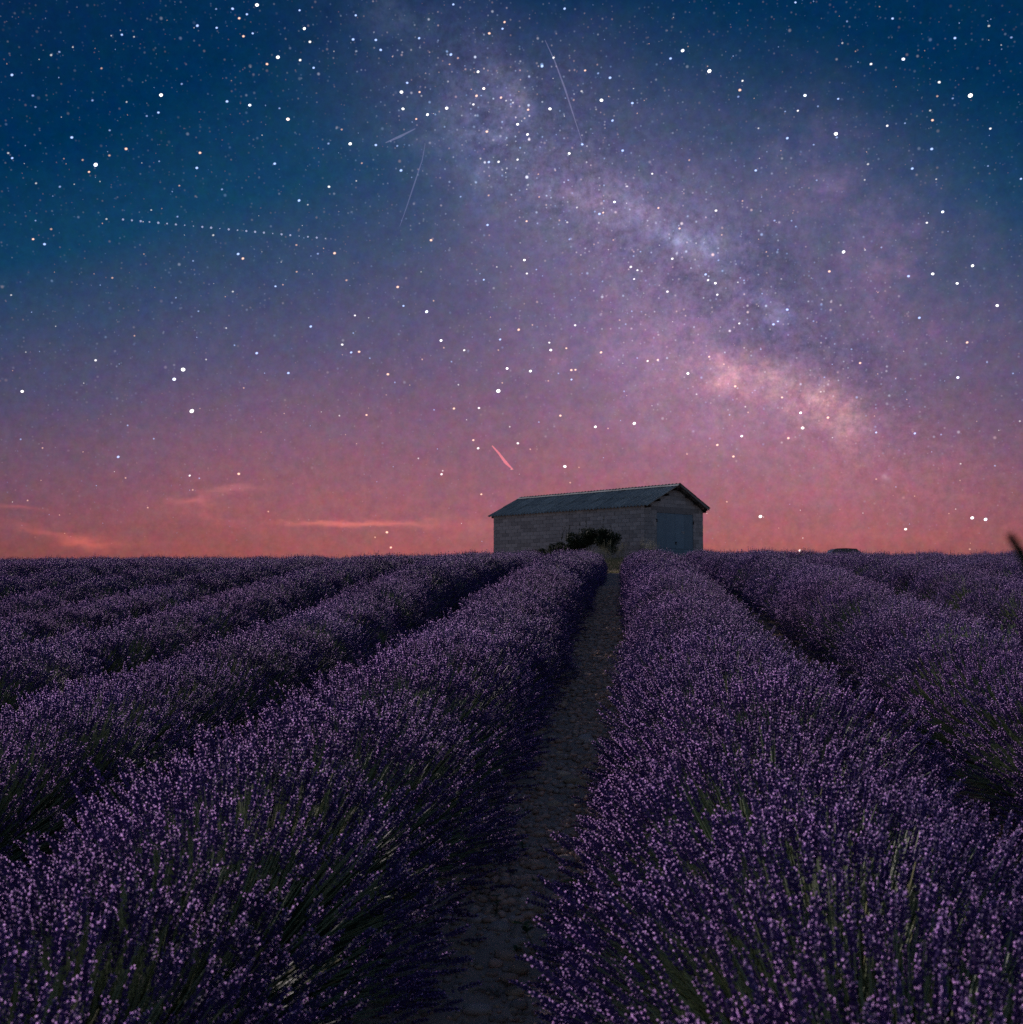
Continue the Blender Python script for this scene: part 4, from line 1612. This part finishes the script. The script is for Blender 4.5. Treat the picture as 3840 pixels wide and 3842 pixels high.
for k, (x, y, sz, cc) in enumerate(lst):
    if k < 300:
        o = link('star', SME[cc, sz], sky_root)
        o.location = px_dir(x, y) * RSKY
        q_ = random.uniform(.8, 1.15)
        o.scale = (q_, q_, q_)
        o.rotation_euler = (random.uniform(0, .5), random.uniform(-.6, .1), 0)
    else:
        add_rest(x, y, SRAD[sz], {'w': 0, 'b': 1, 'o': 2}[cc])
r2 = np.random.default_rng(21)
for k in range(3200):                              # faint ones, thinner near the horizon
    x, y = r2.uniform(-900, 4700), -500 + 2600 * r2.random() ** 1.35
    if 1850 < x < 2650 and y > 1810: continue
    if y > 2040: continue
    c_ = r2.choice(3, p=[.3, .42, .28])
    add_rest(x, y, r2.uniform(1.6, 2.9), c_ + 3 if r2.random() < .85 else c_)
fm = [SMAT['w', 1], SMAT['b', 1], SMAT['o', 1]] + [emit('faint_star_glow', q, .045, add=True) for q in ((.8, .8, 1), (.3, .5, 1), (1, .5, .45))]
o = link('faint_stars', np_mesh('faint_stars', np.concatenate(rest_V), np.concatenate(rest_F), fm, np.concatenate(rest_M)), sky_root)
o['kind'] = 'stuff'


def streak(name, pts, r, m_, label, cat):
    m = MB()
    P = [tuple(px_dir(*q) * (RSKY - 60)) for q in pts]
    k = (RSKY - 60) / FPX
    n = len(P)
    mid = n // 2
    m.tube(P[:mid + 1], r * .35 * k, 8, r1=r * k)
    m.tube(P[mid:], r * k, 8, r1=r * .3 * k)
    tag(m.build(name, m_, smooth=True), label, cat)


g_grey = emit('meteor_glow', (.24, .22, .36), .20, add=True)
g_faint = emit('faint_meteor_glow', (.16, .15, .27), .22, add=True)
g_red = emit('red_meteor_glow', (1.0, .20, .20), .28, add=True)
streak('meteor', [(1847, 1672), (1872, 1700), (1898, 1735), (1926, 1762)], 5.5, g_red, 'short glowing pink-red meteor streak above the left end of the barn roof', 'meteor')
streak('meteor', [(1447, 535), (1500, 512), (1559, 482)], 4.5, g_grey, 'short pale meteor streak sloping up to the right, high left of centre', 'meteor')
streak('meteor', [(2046, 150), (2082, 228), (2120, 330), (2152, 430), (2184, 528)], 3.0, g_grey, 'long thin pale meteor streak high right of centre, falling to the right', 'meteor')
streak('meteor', [(1596, 537), (1585, 600), (1555, 690), (1525, 780), (1500, 850)], 2.4, g_faint, 'long very faint curved meteor streak left of centre, below the short one', 'meteor')
train = empty('satellite_train', px_dir(840, 860) * (RSKY - 80))
tag(train, 'dotted line of satellites crossing the upper left sky', 'satellites')
SATM = np_mesh('satellite', V * RSKY * 3.6 / FPX, F, [emit('satellite_glow', (.42, .42, .6), .40, add=True)], smooth=True)
for k in range(24):
    q = k / 23
    x, y = 462 + (1222 - 462) * q, 823 + (894 - 823) * q
    o = link('satellite', SATM, train)
    o.location = px_dir(x, y) * (RSKY - 80) - train.location
    sc = [1, .9, 1.05, .75, 1.1, .8, .95, .6, .5, 1, 1.1, .5, 1.05, .75, 1, 1.1, 1, .6, 1.05, .95, .5, .9, 1, .5][k]
    o.scale = (sc, sc, sc)
print('plants', n_pl, 'stars', len(lst))
